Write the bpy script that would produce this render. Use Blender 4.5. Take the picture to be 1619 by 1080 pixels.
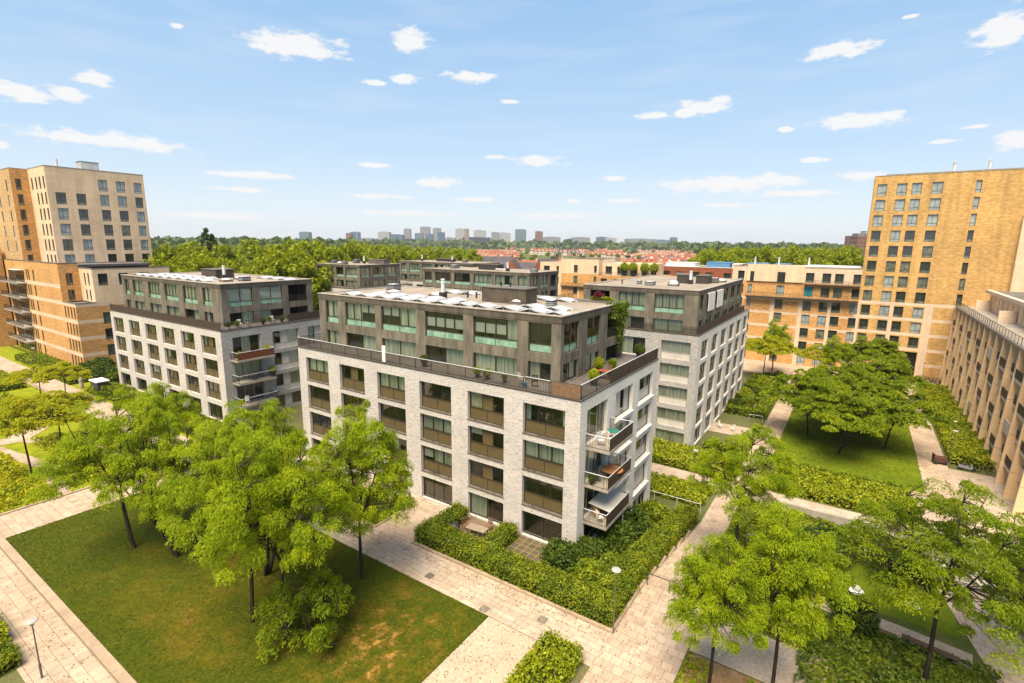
import bpy, math, random
import numpy as np
from mathutils import Matrix, Vector
R = math.radians
S = bpy.context.scene
for o in list(bpy.data.objects): bpy.data.objects.remove(o)

# ------------------------------------------------------------------ camera
FPX, PITCH, ROLL, YAW = 813.0, .1883, -.0096, .5882
CAM = Vector((15.44, -32.12, 23.2))
fw = Vector((-math.sin(YAW)*math.cos(PITCH), math.cos(YAW)*math.cos(PITCH), -math.sin(PITCH)))
r0 = Vector((math.cos(YAW), math.sin(YAW), 0)); u0 = r0.cross(fw)
cr = math.cos(ROLL)*r0 - math.sin(ROLL)*u0; cu = math.sin(ROLL)*r0 + math.cos(ROLL)*u0
cd = bpy.data.cameras.new('camera'); cam = bpy.data.objects.new('camera', cd); S.collection.objects.link(cam)
cd.sensor_width = 36; cd.lens = FPX/1619*36; cd.clip_start = .5; cd.clip_end = 20000
m = Matrix((cr, cu, -fw)).transposed().to_4x4(); m.translation = CAM
cam.matrix_world = m
S.camera = cam
def ray(px, py):
    return (fw + cr*((px-809.5)/FPX) + cu*((540-py)/FPX))
def at_dist(px, D):
    d = ray(px, 385); k = D/math.hypot(d.x, d.y)
    return CAM.x+d.x*k, CAM.y+d.y*k
def z_at(px, py, x, y):
    d = ray(px, py); k = math.hypot(x-CAM.x, y-CAM.y)/math.hypot(d.x, d.y)
    return CAM.z+d.z*k

# ------------------------------------------------------------------ view, sky, sun
S.view_settings.view_transform = 'Standard'; S.view_settings.look = 'None'
S.view_settings.exposure = EXPO = 1.22
S.view_settings.gamma = 1
SUN_EL, SUN_AZ = 62, 10          # degrees; azimuth of the sun seen from the scene, clockwise from -Y (behind the camera)
sun_dir = Vector((math.sin(R(SUN_AZ))*math.cos(R(SUN_EL)), -math.cos(R(SUN_AZ))*math.cos(R(SUN_EL)), math.sin(R(SUN_EL))))
sl = bpy.data.lights.new('sun', 'SUN'); sl.energy = 4.2; sl.angle = R(40); sl.color = (1, .85, .62)
so = bpy.data.objects.new('sun', sl); S.collection.objects.link(so)
so.rotation_euler = (-sun_dir).to_track_quat('-Z', 'Y').to_euler()

W = bpy.data.worlds.new('World'); S.world = W; W.use_nodes = True
nt = W.node_tree; nt.nodes.clear()
def N(t, **k):
    n = nt.nodes.new(t)
    for a, b in k.items(): setattr(n, a, b)
    return n
def L(a, b): nt.links.new(a, b)
sky = N('ShaderNodeTexSky', sky_type='NISHITA', sun_disc=False)
sky.sun_elevation = R(SUN_EL); sky.sun_rotation = math.atan2(sun_dir.x, sun_dir.y)
sky.air_density = 1.0; sky.dust_density = .6; sky.ozone_density = 1.6
tc = N('ShaderNodeTexCoord')
sep = N('ShaderNodeSeparateXYZ'); L(tc.outputs['Generated'], sep.inputs[0])
def MA(op, a, b=None, c=None):
    n = N('ShaderNodeMath', operation=op)
    for i, v in enumerate((a, b, c)):
        if v is None: continue
        if isinstance(v, (int, float)): n.inputs[i].default_value = v
        else: L(v, n.inputs[i])
    return n.outputs[0]
az = MA('ARCTAN2', sep.outputs[0], sep.outputs[1])
el = MA('ARCSINE', sep.outputs[2])
cmb = N('ShaderNodeCombineXYZ'); L(az, cmb.inputs[0]); L(el, cmb.inputs[1])
nz = N('ShaderNodeTexNoise'); nz.inputs['Scale'].default_value = 30; nz.inputs['Detail'].default_value = 7; nz.inputs['Roughness'].default_value = .62
mp = N('ShaderNodeMapping'); mp.inputs['Scale'].default_value = (1, 2.4, 1); L(cmb.outputs[0], mp.inputs[0]); L(mp.outputs[0], nz.inputs['Vector'])
clouds = [(470,70,84,21),(425,76,40,9),(650,62,34,19),(745,121,46,9),(30,146,66,15),(105,148,42,11),(145,124,34,12),(170,222,140,12),(235,228,70,9),(590,131,24,5),(638,124,25,9),
 (810,161,20,4),(1030,181,34,6),(1118,168,48,13),(1085,178,30,8),(1355,190,86,13),(1595,48,62,30),(1325,80,66,13),(1605,220,36,18),(848,255,46,8),(785,249,20,4),(590,261,32,4),
 (690,288,42,8),(1150,290,138,13),(1225,286,60,8),(1360,277,38,8),(1285,253,26,5),(970,282,20,4),(400,277,85,6),(380,300,52,4),(905,318,24,4),(985,318,36,4),(1150,324,55,4),
 (755,316,34,4),(0,228,18,9),(1240,205,16,4),(600,311,60,4),(280,41,12,5),(1440,26,14,4),(350,342,120,5),(640,337,90,4),(880,341,80,4),(1260,306,90,5),(1545,200,30,4),(1100,352,120,4),(1490,224,34,4)]
best = None
for x, y, w, h in clouds:
    d = ray(x, y).normalized(); a0, e0 = math.atan2(d.x, d.y), math.asin(d.z)
    d1 = ray(x+w, y).normalized(); d2 = ray(x, y-h).normalized()
    wa = abs(math.atan2(d1.x, d1.y)-a0)*1.2; he = abs(math.asin(d2.z)-e0)*1.45
    v1 = N('ShaderNodeVectorMath', operation='SUBTRACT'); L(cmb.outputs[0], v1.inputs[0]); v1.inputs[1].default_value = (a0, e0, 0)
    v2 = N('ShaderNodeVectorMath', operation='MULTIPLY'); L(v1.outputs[0], v2.inputs[0]); v2.inputs[1].default_value = (1/wa, 1/he, 0)
    v3 = N('ShaderNodeVectorMath', operation='LENGTH'); L(v2.outputs[0], v3.inputs[0])
    best = v3.outputs['Value'] if best is None else MA('MINIMUM', best, v3.outputs['Value'])
body = MA('SUBTRACT', 1.0, best)
dens = MA('ADD', body, MA('MULTIPLY', MA('SUBTRACT', nz.outputs['Fac'], .5), 2.1))
cl = N('ShaderNodeMapRange', interpolation_type='SMOOTHSTEP'); L(dens, cl.inputs[0]); cl.inputs[1].default_value = .14; cl.inputs[2].default_value = .62; cl.inputs[4].default_value = .95
# thin high veil
nz2 = N('ShaderNodeTexNoise'); nz2.inputs['Scale'].default_value = 5; nz2.inputs['Detail'].default_value = 5
mp2 = N('ShaderNodeMapping'); mp2.inputs['Scale'].default_value = (1, 7, 1); L(cmb.outputs[0], mp2.inputs[0]); L(mp2.outputs[0], nz2.inputs['Vector'])
veil = N('ShaderNodeMapRange'); L(nz2.outputs['Fac'], veil.inputs[0]); veil.inputs[1].default_value = .45; veil.inputs[2].default_value = .8; veil.inputs[4].default_value = .28
# pale air: the blue thins out towards the horizon
elr = N('ShaderNodeMapRange'); L(el, elr.inputs[0]); elr.inputs[1].default_value = 0; elr.inputs[2].default_value = .6
air = N('ShaderNodeValToRGB'); L(elr.outputs[0], air.inputs[0])
stops = [(0, (3.50, 3.72, 3.95)), (.08, (3.25, 3.62, 3.98)), (.27, (2.35, 3.15, 4.0)), (.57, (1.65, 2.65, 3.85)), (.83, (1.2, 2.2, 3.65)), (1, (.8, 1.6, 3.1))]
while len(air.color_ramp.elements) < len(stops): air.color_ramp.elements.new(.5)
for e_, (p_, c_) in zip(air.color_ramp.elements, stops): e_.position = p_; e_.color = (*c_, 1)
low = N('ShaderNodeMapRange', interpolation_type='SMOOTHERSTEP'); L(el, low.inputs[0]); low.inputs[1].default_value = 1.2; low.inputs[2].default_value = .5; low.inputs[3].default_value = .3; low.inputs[4].default_value = .85
mx0 = N('ShaderNodeMix', data_type='RGBA'); L(low.outputs[0], mx0.inputs['Factor']); L(sky.outputs[0], mx0.inputs['A']); L(air.outputs[0], mx0.inputs['B'])
mxv = N('ShaderNodeMix', data_type='RGBA'); L(veil.outputs[0], mxv.inputs['Factor']); L(mx0.outputs['Result'], mxv.inputs['A']); mxv.inputs['B'].default_value = (3.5, 3.75, 4.1, 1)
mx1 = N('ShaderNodeMix', data_type='RGBA'); L(cl.outputs[0], mx1.inputs['Factor']); L(mxv.outputs['Result'], mx1.inputs['A']); mx1.inputs['B'].default_value = (4.15, 4.12, 4.12, 1)
bg = N('ShaderNodeBackground'); bg.inputs['Strength'].default_value = SKYS = .1; L(mx1.outputs['Result'], bg.inputs['Color'])
wo = N('ShaderNodeOutputWorld'); L(bg.outputs[0], wo.inputs['Surface'])

# ------------------------------------------------------------------ helpers
C = S.collection
rng = random.Random(7)
def setp(o, label=None, cat=None, group=None, kind=None):
    if label: o['label'] = label
    if cat: o['category'] = cat
    if group: o['group'] = group
    if kind: o['kind'] = kind
    return o
def empty(name, loc, rz=0, **k):
    o = bpy.data.objects.new(name, None); C.objects.link(o); o.location = loc; o.rotation_euler = (0, 0, rz)
    o.empty_display_size = .3
    return setp(o, **k)
class MB:
    def __init__(s): s.v = []; s.f = []; s.m = []
    def face(s, pts, m=0):
        n = len(s.v); s.v += [tuple(p) for p in pts]; s.f.append(tuple(range(n, n+len(pts)))); s.m.append(m)
    def box(s, x0, x1, y0, y1, z0, z1, m=0):
        n = len(s.v)
        s.v += [(x0,y0,z0),(x1,y0,z0),(x1,y1,z0),(x0,y1,z0),(x0,y0,z1),(x1,y0,z1),(x1,y1,z1),(x0,y1,z1)]
        for q in ((0,3,2,1),(4,5,6,7),(0,1,5,4),(1,2,6,5),(2,3,7,6),(3,0,4,7)): s.f.append(tuple(n+i for i in q)); s.m.append(m)
    def bar(s, a, b, r=.03, m=0, n=5, r2=None):
        a, b = Vector(a), Vector(b); d = (b-a)
        if d.length < 1e-6: return
        d.normalize(); u = d.orthogonal().normalized(); w = d.cross(u); k = len(s.v); r2 = r if r2 is None else r2
        for i in range(n):
            t = 2*math.pi*i/n; q = u*math.cos(t)+w*math.sin(t); s.v.append(tuple(a+q*r)); s.v.append(tuple(b+q*r2))
        for i in range(n):
            j = (i+1) % n; s.f.append((k+2*i, k+2*j, k+2*j+1, k+2*i+1)); s.m.append(m)
        s.f.append(tuple(k+2*i for i in reversed(range(n)))); s.m.append(m)
        s.f.append(tuple(k+2*i+1 for i in range(n))); s.m.append(m)
    def lathe(s, prof, cx=0, cy=0, n=16, m=0):
        k = len(s.v)
        for r, z in prof:
            for i in range(n):
                t = 2*math.pi*i/n; s.v.append((cx+r*math.cos(t), cy+r*math.sin(t), z))
        for j in range(len(prof)-1):
            for i in range(n):
                i2 = (i+1) % n; s.f.append((k+j*n+i, k+j*n+i2, k+(j+1)*n+i2, k+(j+1)*n+i)); s.m.append(m)
        s.f.append(tuple(k+i for i in reversed(range(n)))); s.m.append(m)
        s.f.append(tuple(k+(len(prof)-1)*n+i for i in range(n))); s.m.append(m)
    def mesh(s, name, mats):
        me = bpy.data.meshes.new(name); me.from_pydata(s.v, [], s.f)
        for q in (mats if isinstance(mats, (list, tuple)) else [mats]): me.materials.append(q)
        me.polygons.foreach_set('material_index', s.m); me.update()
        return me
    def obj(s, name, mats, parent=None, **k):
        o = bpy.data.objects.new(name, s.mesh(name, mats)); C.objects.link(o)
        if parent: o.parent = parent
        return setp(o, **k)
def inst(name, me, parent=None, mat=None, **k):
    o = bpy.data.objects.new(name, me); C.objects.link(o)
    if parent: o.parent = parent
    if mat is not None: o.matrix_local = mat
    return setp(o, **k)
def copy_tree(o, parent=None, loc=None, rz=None, sc=None):
    c = o.copy(); C.objects.link(c); c.parent = parent
    for ch in [q for q in bpy.data.objects if q.parent == o]: copy_tree(ch, c)
    if loc is not None: c.location = loc
    if rz is not None: c.rotation_euler = (0, 0, rz)
    if sc is not None: c.scale = sc if isinstance(sc, (tuple, list)) else (sc,)*3
    return c
def np_mesh(name, v, f, mats, mi=None, smooth=False):
    me = bpy.data.meshes.new(name); v = np.asarray(v, np.float32); f = np.asarray(f, np.int32); k = f.shape[1]
    me.vertices.add(len(v)); me.vertices.foreach_set('co', v.ravel())
    me.loops.add(f.size); me.loops.foreach_set('vertex_index', f.ravel())
    me.polygons.add(len(f)); me.polygons.foreach_set('loop_start', np.arange(0, f.size, k, dtype=np.int32))
    try: me.polygons.foreach_set('loop_total', np.full(len(f), k, np.int32))
    except Exception: pass
    for q in (mats if isinstance(mats, (list, tuple)) else [mats]): me.materials.append(q)
    if mi is not None: me.polygons.foreach_set('material_index', mi)
    if smooth: me.polygons.foreach_set('use_smooth', np.ones(len(f), bool))
    me.update(calc_edges=True); me.validate()
    return me

# ------------------------------------------------------------------ materials
class MT:
    """small node-graph helper"""
    def __init__(s, name, rough=.8, spec=.3):
        s.mat = bpy.data.materials.new(name); s.mat.use_nodes = True; s.nt = s.mat.node_tree
        s.b = s.nt.nodes['Principled BSDF']; s.b.inputs['Roughness'].default_value = rough; s.b.inputs['Specular IOR Level'].default_value = spec
        s.out = s.nt.nodes['Material Output']
    def n(s, t, **k):
        q = s.nt.nodes.new(t)
        for a, b in k.items(): setattr(q, a, b)
        return q
    def l(s, a, b): s.nt.links.new(a, b)
    def pos(s):
        return s.n('ShaderNodeNewGeometry').outputs['Position']
    def objpos(s): return s.n('ShaderNodeTexCoord').outputs['Object']
    def wall(s):   # (x+y, z) so it works on both wall directions
        sp = s.n('ShaderNodeSeparateXYZ'); s.l(s.pos(), sp.inputs[0]); a = s.n('ShaderNodeMath', operation='ADD'); s.l(sp.outputs[0], a.inputs[0]); s.l(sp.outputs[1], a.inputs[1])
        c = s.n('ShaderNodeCombineXYZ'); s.l(a.outputs[0], c.inputs[0]); s.l(sp.outputs[2], c.inputs[1]); return c.outputs[0]
    def noise(s, vec, scale=1, detail=4, sc=(1,1,1), rough=.55):
        mp = s.n('ShaderNodeMapping'); mp.inputs['Scale'].default_value = sc; s.l(vec, mp.inputs[0])
        q = s.n('ShaderNodeTexNoise'); q.inputs['Scale'].default_value = scale; q.inputs['Detail'].default_value = detail; q.inputs['Roughness'].default_value = rough
        s.l(mp.outputs[0], q.inputs['Vector']); return q.outputs['Fac']
    def ramp(s, fac, stops):
        q = s.n('ShaderNodeValToRGB'); s.l(fac, q.inputs[0]); e = q.color_ramp.elements
        while len(e) < len(stops): e.new(.5)
        for i, (p, c) in enumerate(stops):
            e[i].position = p; e[i].color = (c, c, c, 1) if isinstance(c, (int, float)) else (*c, 1)
        return q.outputs[0]
    def mix(s, fac, a, b, mode='MIX'):
        q = s.n('ShaderNodeMix', data_type='RGBA', blend_type=mode)
        for nm, v in (('Factor', fac), ('A', a), ('B', b)):
            i = q.inputs[nm] if nm == 'Factor' else [x for x in q.inputs if x.name == nm and x.type == 'RGBA'][0]
            if isinstance(v, (int, float)): i.default_value = v
            elif isinstance(v, tuple): i.default_value = (*v, 1)
            else: s.l(v, i)
        return [x for x in q.outputs if x.type == 'RGBA'][0]
    def col(s, c):
        if isinstance(c, tuple): s.b.inputs['Base Color'].default_value = (*c, 1)
        else: s.l(c, s.b.inputs['Base Color'])
        return s
    def bump(s, h, strength=.4, dist=.02):
        q = s.n('ShaderNodeBump'); q.inputs['Strength'].default_value = strength; q.inputs['Distance'].default_value = dist
        s.l(h, q.inputs['Height']); s.l(q.outputs[0], s.b.inputs['Normal']); return s
def plain(name, c, rough=.6, spec=.3, var=.12, metal=0, scale=1.5):
    m = MT(name, rough, spec); f = m.noise(m.pos(), scale, 5)
    m.col(m.mix(1.0, c, m.ramp(f, [(.3, 1-var), (.7, 1+var)]), 'MULTIPLY')); m.b.inputs['Metallic'].default_value = metal
    return m.mat

def brick_white(name, base, dark, amt):
    m = MT(name, .85); w = m.wall()
    bt = m.n('ShaderNodeTexBrick'); m.l(w, bt.inputs['Vector']); bt.inputs['Scale'].default_value = 1
    bt.inputs['Brick Width'].default_value = .42; bt.inputs['Row Height'].default_value = .062; bt.inputs['Mortar Size'].default_value = .006
    bt.inputs['Color1'].default_value = (.1,.1,.1,1); bt.inputs['Color2'].default_value = (1,1,1,1); bt.inputs['Mortar'].default_value = (.55,.55,.55,1); bt.inputs['Bias'].default_value = 0
    f1 = m.noise(w, 3.2, 4, (1, 5.5, 1), .7); f2 = m.noise(w, .35, 3)
    fl = m.ramp(f1, [(.56-amt, 0), (.66-amt, 1)])
    fl2 = m.mix(1, fl, m.ramp(bt.outputs['Color'], [(.2, 1), (.9, .25)]), 'MULTIPLY')
    c = m.mix(fl2, base, dark)
    c = m.mix(1, c, m.ramp(bt.outputs['Color'], [(0, .86), (1, 1.07)]), 'MULTIPLY')
    c = m.mix(1, c, m.ramp(f2, [(.3, .9), (.7, 1.06)]), 'MULTIPLY')
    m.col(c); m.bump(bt.outputs['Color'], .35, .01); return m.mat
M_BRICKW = brick_white('white_brick', (.53,.49,.455), (.16,.15,.145), .045)
M_BRICKE = brick_white('pale_white_brick', (.68,.64,.59), (.30,.28,.26), -.02)
M_BRICKG = brick_white('grey_flecked_brick', (.41,.39,.37), (.12,.115,.11), .075)
def brick_yellow(name, a, b, streak=.25):
    m = MT(name, .85); w = m.wall()
    bt = m.n('ShaderNodeTexBrick'); m.l(w, bt.inputs['Vector']); bt.inputs['Scale'].default_value = 1
    bt.inputs['Brick Width'].default_value = .5; bt.inputs['Row Height'].default_value = .16; bt.inputs['Mortar Size'].default_value = .012
    bt.inputs['Color1'].default_value = (.75,.75,.75,1); bt.inputs['Color2'].default_value = (1.12,1.12,1.12,1); bt.inputs['Mortar'].default_value = (.8,.8,.8,1)
    f = m.noise(w, 1.1, 6, (1, 2.2, 1), .7); g = m.noise(w, .12, 4); st = m.noise(w, .8, 4, (1, .08, 1))
    c = m.mix(m.ramp(f, [(.35, 0), (.68, 1)]), a, b)
    c = m.mix(1, c, bt.outputs['Color'], 'MULTIPLY')
    c = m.mix(1, c, m.ramp(g, [(.3, .85), (.7, 1.1)]), 'MULTIPLY')
    c = m.mix(1, c, m.ramp(st, [(.3, 1-streak), (.55, 1)]), 'MULTIPLY')
    m.col(c); return m.mat
M_YBRICK = brick_yellow('yellow_brick', (.62,.385,.145), (.50,.29,.095))
M_OBRICK = brick_yellow('orange_brick', (.64,.36,.14), (.52,.26,.085), .12)
M_RBRICK = brick_yellow('red_brick', (.30,.10,.05), (.22,.07,.04), .1)
def stone(name, base, joint, rh=.62, streak=.3, jw=.018):
    m = MT(name, .8); w = m.wall()
    bt = m.n('ShaderNodeTexBrick'); m.l(w, bt.inputs['Vector']); bt.inputs['Scale'].default_value = 1
    bt.inputs['Brick Width'].default_value = 2.4; bt.inputs['Row Height'].default_value = rh; bt.inputs['Mortar Size'].default_value = jw
    bt.inputs['Color1'].default_value = (.95,.95,.95,1); bt.inputs['Color2'].default_value = (1.03,1.03,1.03,1); bt.inputs['Mortar'].default_value = (joint,)*3+(1,)
    st = m.noise(w, .9, 5, (1, .12, 1), .65); g = m.noise(w, .25, 4)
    c = m.mix(1, base, bt.outputs['Color'], 'MULTIPLY')
    c = m.mix(1, c, m.ramp(st, [(.3, 1-streak), (.6, 1)]), 'MULTIPLY')
    c = m.mix(1, c, m.ramp(g, [(.3, .88), (.7, 1.06)]), 'MULTIPLY')
    m.col(c); return m.mat
M_CREAM = stone('cream_stone', (.66,.50,.36), .72, .62, .12)
M_CREAMT = stone('cream_cladding', (.74,.54,.36), .8, .75, .22)
M_CREAMR = stone('tan_cladding', (.80,.55,.30), .75, .95, .2)
M_PANELW = stone('pale_panel', (.52,.49,.44), .8, 3.0, .05, .01)
def concrete(name, base, streak, mott=.18):
    m = MT(name, .85); w = m.wall()
    st = m.noise(w, 1.6, 6, (1, .16, 1), .7); g = m.noise(m.pos(), .6, 6); k = m.noise(m.pos(), 7, 4)
    c = m.mix(m.ramp(st, [(.32, 0), (.62, 1)]), tuple(x*(1-streak) for x in base), base)
    c = m.mix(1, c, m.ramp(g, [(.3, 1-mott), (.7, 1+mott)]), 'MULTIPLY'); c = m.mix(1, c, m.ramp(k, [(.3, .9), (.7, 1.08)]), 'MULTIPLY')
    m.col(c); m.bump(k, .2, .01); return m.mat
M_CONC = concrete('weathered_concrete', (.19,.165,.125), .6)
M_CONCB = concrete('dark_concrete_fascia', (.12,.10,.078), .5)
M_SLAB = concrete('pale_concrete', (.34,.30,.25), .2)
M_DECK = concrete('terrace_paving', (.13,.115,.10), .2)
M_KERB = concrete('kerb_concrete', (.36,.27,.19), .15)
def roofm(name, a, b):
    m = MT(name, .9); p = m.pos(); f = m.noise(p, .5, 6, rough=.65); g = m.noise(p, 14, 3); h = m.noise(p, .13, 3)
    c = m.mix(m.ramp(f, [(.35, 0), (.65, 1)]), a, b); c = m.mix(1, c, m.ramp(g, [(.3, .8), (.7, 1.15)]), 'MULTIPLY'); c = m.mix(1, c, m.ramp(h, [(.3, .85), (.7, 1.1)]), 'MULTIPLY')
    m.col(c); return m.mat
M_ROOF = roofm('gravel_roof', (.32,.27,.215), (.23,.195,.155))
M_ROOFD = roofm('dark_roof', (.11,.10,.095), (.16,.14,.125))
M_BROWN = plain('brown_metal', (.105,.078,.034), .45, .4, .1)
M_BROWND = plain('dark_brown_metal', (.045,.034,.020), .45, .4, .1)
M_GREYF = plain('dark_grey_frame', (.05,.055,.055), .5, .4)
M_PALEF = plain('pale_frame', (.40,.36,.30), .5)
M_TURQ = None
def glossy(name, c, rough=.12, spec=.6, var=.25, scale=.8):
    m = MT(name, rough, spec); f = m.noise(m.pos(), scale, 3)
    m.col(m.mix(1, c, m.ramp(f, [(.3, 1-var), (.7, 1+var)]), 'MULTIPLY')); return m.mat
M_TURQ = glossy('turquoise_glass', (.22,.36,.27), .12, .8, .35, 1.6)
M_WINDK = glossy('dark_window_glass', (.028,.034,.03), .04, .9)
M_WINGR = glossy('curtained_window_glass', (.12,.13,.10), .08, .8, .5, 1.2)
M_WINBL = glossy('pale_window_glass', (.27,.31,.31), .08, .8, .3)
M_WHITE = plain('white_paint', (.72,.70,.66), .5)
M_METAL = plain('galvanised_metal', (.55,.56,.57), .35, .5, .15)
M_DARK = plain('black_metal', (.022,.022,.024), .5, .4)
M_RAIL = plain('dark_rail_metal', (.045,.035,.028), .5, .4)
M_SCREEN = plain('brown_screen', (.055,.035,.028), .6, .3, .2, scale=3)
M_WOODB = plain('brown_wood', (.17,.10,.055), .7, .3, .25, scale=4)
M_BARK = None
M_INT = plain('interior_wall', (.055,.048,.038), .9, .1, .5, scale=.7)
def curtain(name, c):
    m = MT(name, .9, .1); w = m.wall(); sp = m.noise(w, 5.5, 3, (1, .03, 1)); c2 = m.noise(w, .33, 1, (1,.2,1))
    m.col(m.mix(1, m.mix(m.ramp(c2, [(.4,0),(.6,1)]), c, tuple(x*.8 for x in c)), m.ramp(sp, [(.35, .6), (.6, 1.08)]), 'MULTIPLY')); return m.mat
M_CURT = curtain('sheer_curtain', (.78,.80,.66))
M_BLIND = plain('white_blind', (.66,.66,.60), .8, .1, .06)
M_SHADE = plain('yellow_blind', (.55,.52,.36), .8, .1, .08)
def glassm():
    m = MT('window_glass', .02); nt = m.nt; nt.nodes.remove(m.b)
    t = m.n('ShaderNodeBsdfTransparent'); t.inputs[0].default_value = (.90,.94,.88,1)
    g = m.n('ShaderNodeBsdfGlossy'); g.inputs['Roughness'].default_value = .02; g.inputs[0].default_value = (.9,.95,.9,1)
    lw = m.n('ShaderNodeLayerWeight'); lw.inputs[0].default_value = .35
    f = m.ramp(lw.outputs['Fresnel'], [(0, .10), (.8, .75)])
    x = m.n('ShaderNodeMixShader'); m.l(f, x.inputs[0]); m.l(t.outputs[0], x.inputs[1]); m.l(g.outputs[0], x.inputs[2]); m.l(x.outputs[0], m.out.inputs[0])
    return m.mat
M_GLASS = glassm()
def leafm(name, stops, trans=.52, scale=.55, rough=.6):
    m = MT(name, rough, .25); p = m.objpos(); inf = m.n('ShaderNodeObjectInfo'); off = m.n('ShaderNodeVectorMath', operation='ADD'); m.l(p, off.inputs[0])
    mul = m.n('ShaderNodeVectorMath', operation='SCALE'); mul.inputs[0].default_value = (37, 91, 53); m.l(inf.outputs['Random'], mul.inputs['Scale']); m.l(mul.outputs[0], off.inputs[1])
    f = m.noise(off.outputs[0], scale, 5, rough=.7); g = m.noise(off.outputs[0], 9, 2)
    c = m.ramp(f, stops); c = m.mix(1, c, m.ramp(g, [(.3, .72), (.7, 1.25)]), 'MULTIPLY')
    m.col(c)
    t = m.n('ShaderNodeBsdfTranslucent'); m.l(m.mix(1, c, (1.25, 1.15, .6), 'MULTIPLY'), t.inputs[0])
    x = m.n('ShaderNodeMixShader'); x.inputs[0].default_value = trans; m.l(m.b.outputs[0], x.inputs[1]); m.l(t.outputs[0], x.inputs[2]); m.l(x.outputs[0], m.out.inputs[0])
    return m.mat
M_LEAF = leafm('feathery_leaves', [(.3, (.14,.21,.003)), (.5, (.27,.36,.004)), (.7, (.44,.50,.006))])
M_LEAFY = leafm('yellow_green_leaves', [(.3, (.26,.31,.008)), (.5, (.38,.40,.01)), (.7, (.48,.46,.015))])
M_LEAFD = leafm('deep_green_leaves', [(.3, (.10,.155,.003)), (.5, (.19,.26,.004)), (.7, (.33,.39,.006))])
M_LEAFFAR = leafm('avenue_leaves', [(.3, (.14,.19,.006)), (.5, (.24,.29,.008)), (.7, (.34,.37,.012))], .4, .25)
M_LEAFCON = leafm('conifer_leaves', [(.3, (.04,.08,.02)), (.7, (.09,.14,.03))], .2, .3)
M_HEDGE = leafm('hedge_leaves', [(.32, (.08,.125,.008)), (.5, (.16,.21,.008)), (.68, (.29,.32,.012))], .3, .9, .5)
M_HEDGEY = leafm('bright_hedge_leaves', [(.32, (.16,.21,.006)), (.5, (.26,.30,.008)), (.68, (.36,.38,.012))], .3, .8, .5)
M_BED = leafm('ground_cover_leaves', [(.3, (.17,.22,.008)), (.48, (.32,.34,.008)), (.66, (.52,.46,.012))], .3, .5, .5)
M_BEDD = leafm('shrub_leaves', [(.3, (.055,.10,.008)), (.5, (.12,.17,.010)), (.7, (.22,.26,.014))], .3, .7, .5)
def barkm():
    m = MT('dark_bark', .95, .1); f = m.noise(m.objpos(), 5, 5, (1,1,.25)); m.col(m.ramp(f, [(.3, (.02,.016,.012)), (.7, (.06,.046,.033))])); m.bump(f, .6, .03); return m.mat
M_BARK = barkm()
M_CORE = plain('hedge_inner_twigs', (.025,.035,.010), .95, .05, .3, scale=3)
def pavem(name, a, b, bw=.9, bh=.45, rot=0, mort=.30):
    m = MT(name, .8, .2); p = m.pos(); mp = m.n('ShaderNodeMapping'); mp.inputs['Rotation'].default_value = (0, 0, R(rot)); m.l(p, mp.inputs[0])
    bt = m.n('ShaderNodeTexBrick'); m.l(mp.outputs[0], bt.inputs['Vector']); bt.inputs['Scale'].default_value = 1
    bt.inputs['Brick Width'].default_value = bw; bt.inputs['Row Height'].default_value = bh; bt.inputs['Mortar Size'].default_value = .012; bt.inputs['Mortar Smooth'].default_value = .3
    bt.inputs['Color1'].default_value = (*a, 1); bt.inputs['Color2'].default_value = (*b, 1); bt.inputs['Mortar'].default_value = (a[0]*mort, a[1]*mort*.85, a[2]*mort*.7, 1)
    f = m.noise(p, .35, 5, rough=.65); g = m.noise(p, 6, 4); h = m.noise(p, 1.6, 3)
    c = m.mix(1, bt.outputs['Color'], m.ramp(f, [(.3, (.80,.76,.72)), (.62, (1.04,1.04,1.04))]), 'MULTIPLY'); c = m.mix(1, c, m.ramp(g, [(.3, .93), (.7, 1.05)]), 'MULTIPLY')
    c = m.mix(1, c, m.ramp(h, [(.28, .72), (.46, 1)]), 'MULTIPLY')
    m.col(c); m.bump(bt.outputs['Fac'], -.3, .01); return m.mat
M_PAVE = pavem('sandy_paving', (.46,.375,.295), (.39,.31,.235))
M_PAVE2 = pavem('sandy_paving_along', (.45,.355,.27), (.37,.285,.21), .62, .62, 0)
M_PATIO = pavem('mossy_slabs', (.085,.06,.045), (.065,.05,.042), .62, .62, 0)
def patiom():
    m = MT('mossy_jointed_slabs', .85); bt = m.n('ShaderNodeTexBrick'); m.l(m.pos(), bt.inputs['Vector']); bt.inputs['Scale'].default_value = 1; bt.offset = 0
    bt.inputs['Brick Width'].default_value = .6; bt.inputs['Row Height'].default_value = .6; bt.inputs['Mortar Size'].default_value = .035
    bt.inputs['Color1'].default_value = (.07,.055,.045,1); bt.inputs['Color2'].default_value = (.10,.075,.055,1); bt.inputs['Mortar'].default_value = (.20,.17,.03,1); m.col(bt.outputs['Color']); return m.mat
M_PATIO = patiom()
def soil(name, stops, sc=.5, bumpd=.05):
    m = MT(name, .95, .1); p = m.pos(); f = m.noise(p, sc, 6, rough=.68); g = m.noise(p, 7, 4, rough=.7); h = m.noise(p, 26, 2)
    c = m.ramp(f, stops); c = m.mix(1, c, m.ramp(g, [(.3, .7), (.7, 1.25)]), 'MULTIPLY'); c = m.mix(1, c, m.ramp(h, [(.3, .75), (.7, 1.2)]), 'MULTIPLY')
    m.col(c); m.bump(g, .5, bumpd); return m.mat
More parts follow.
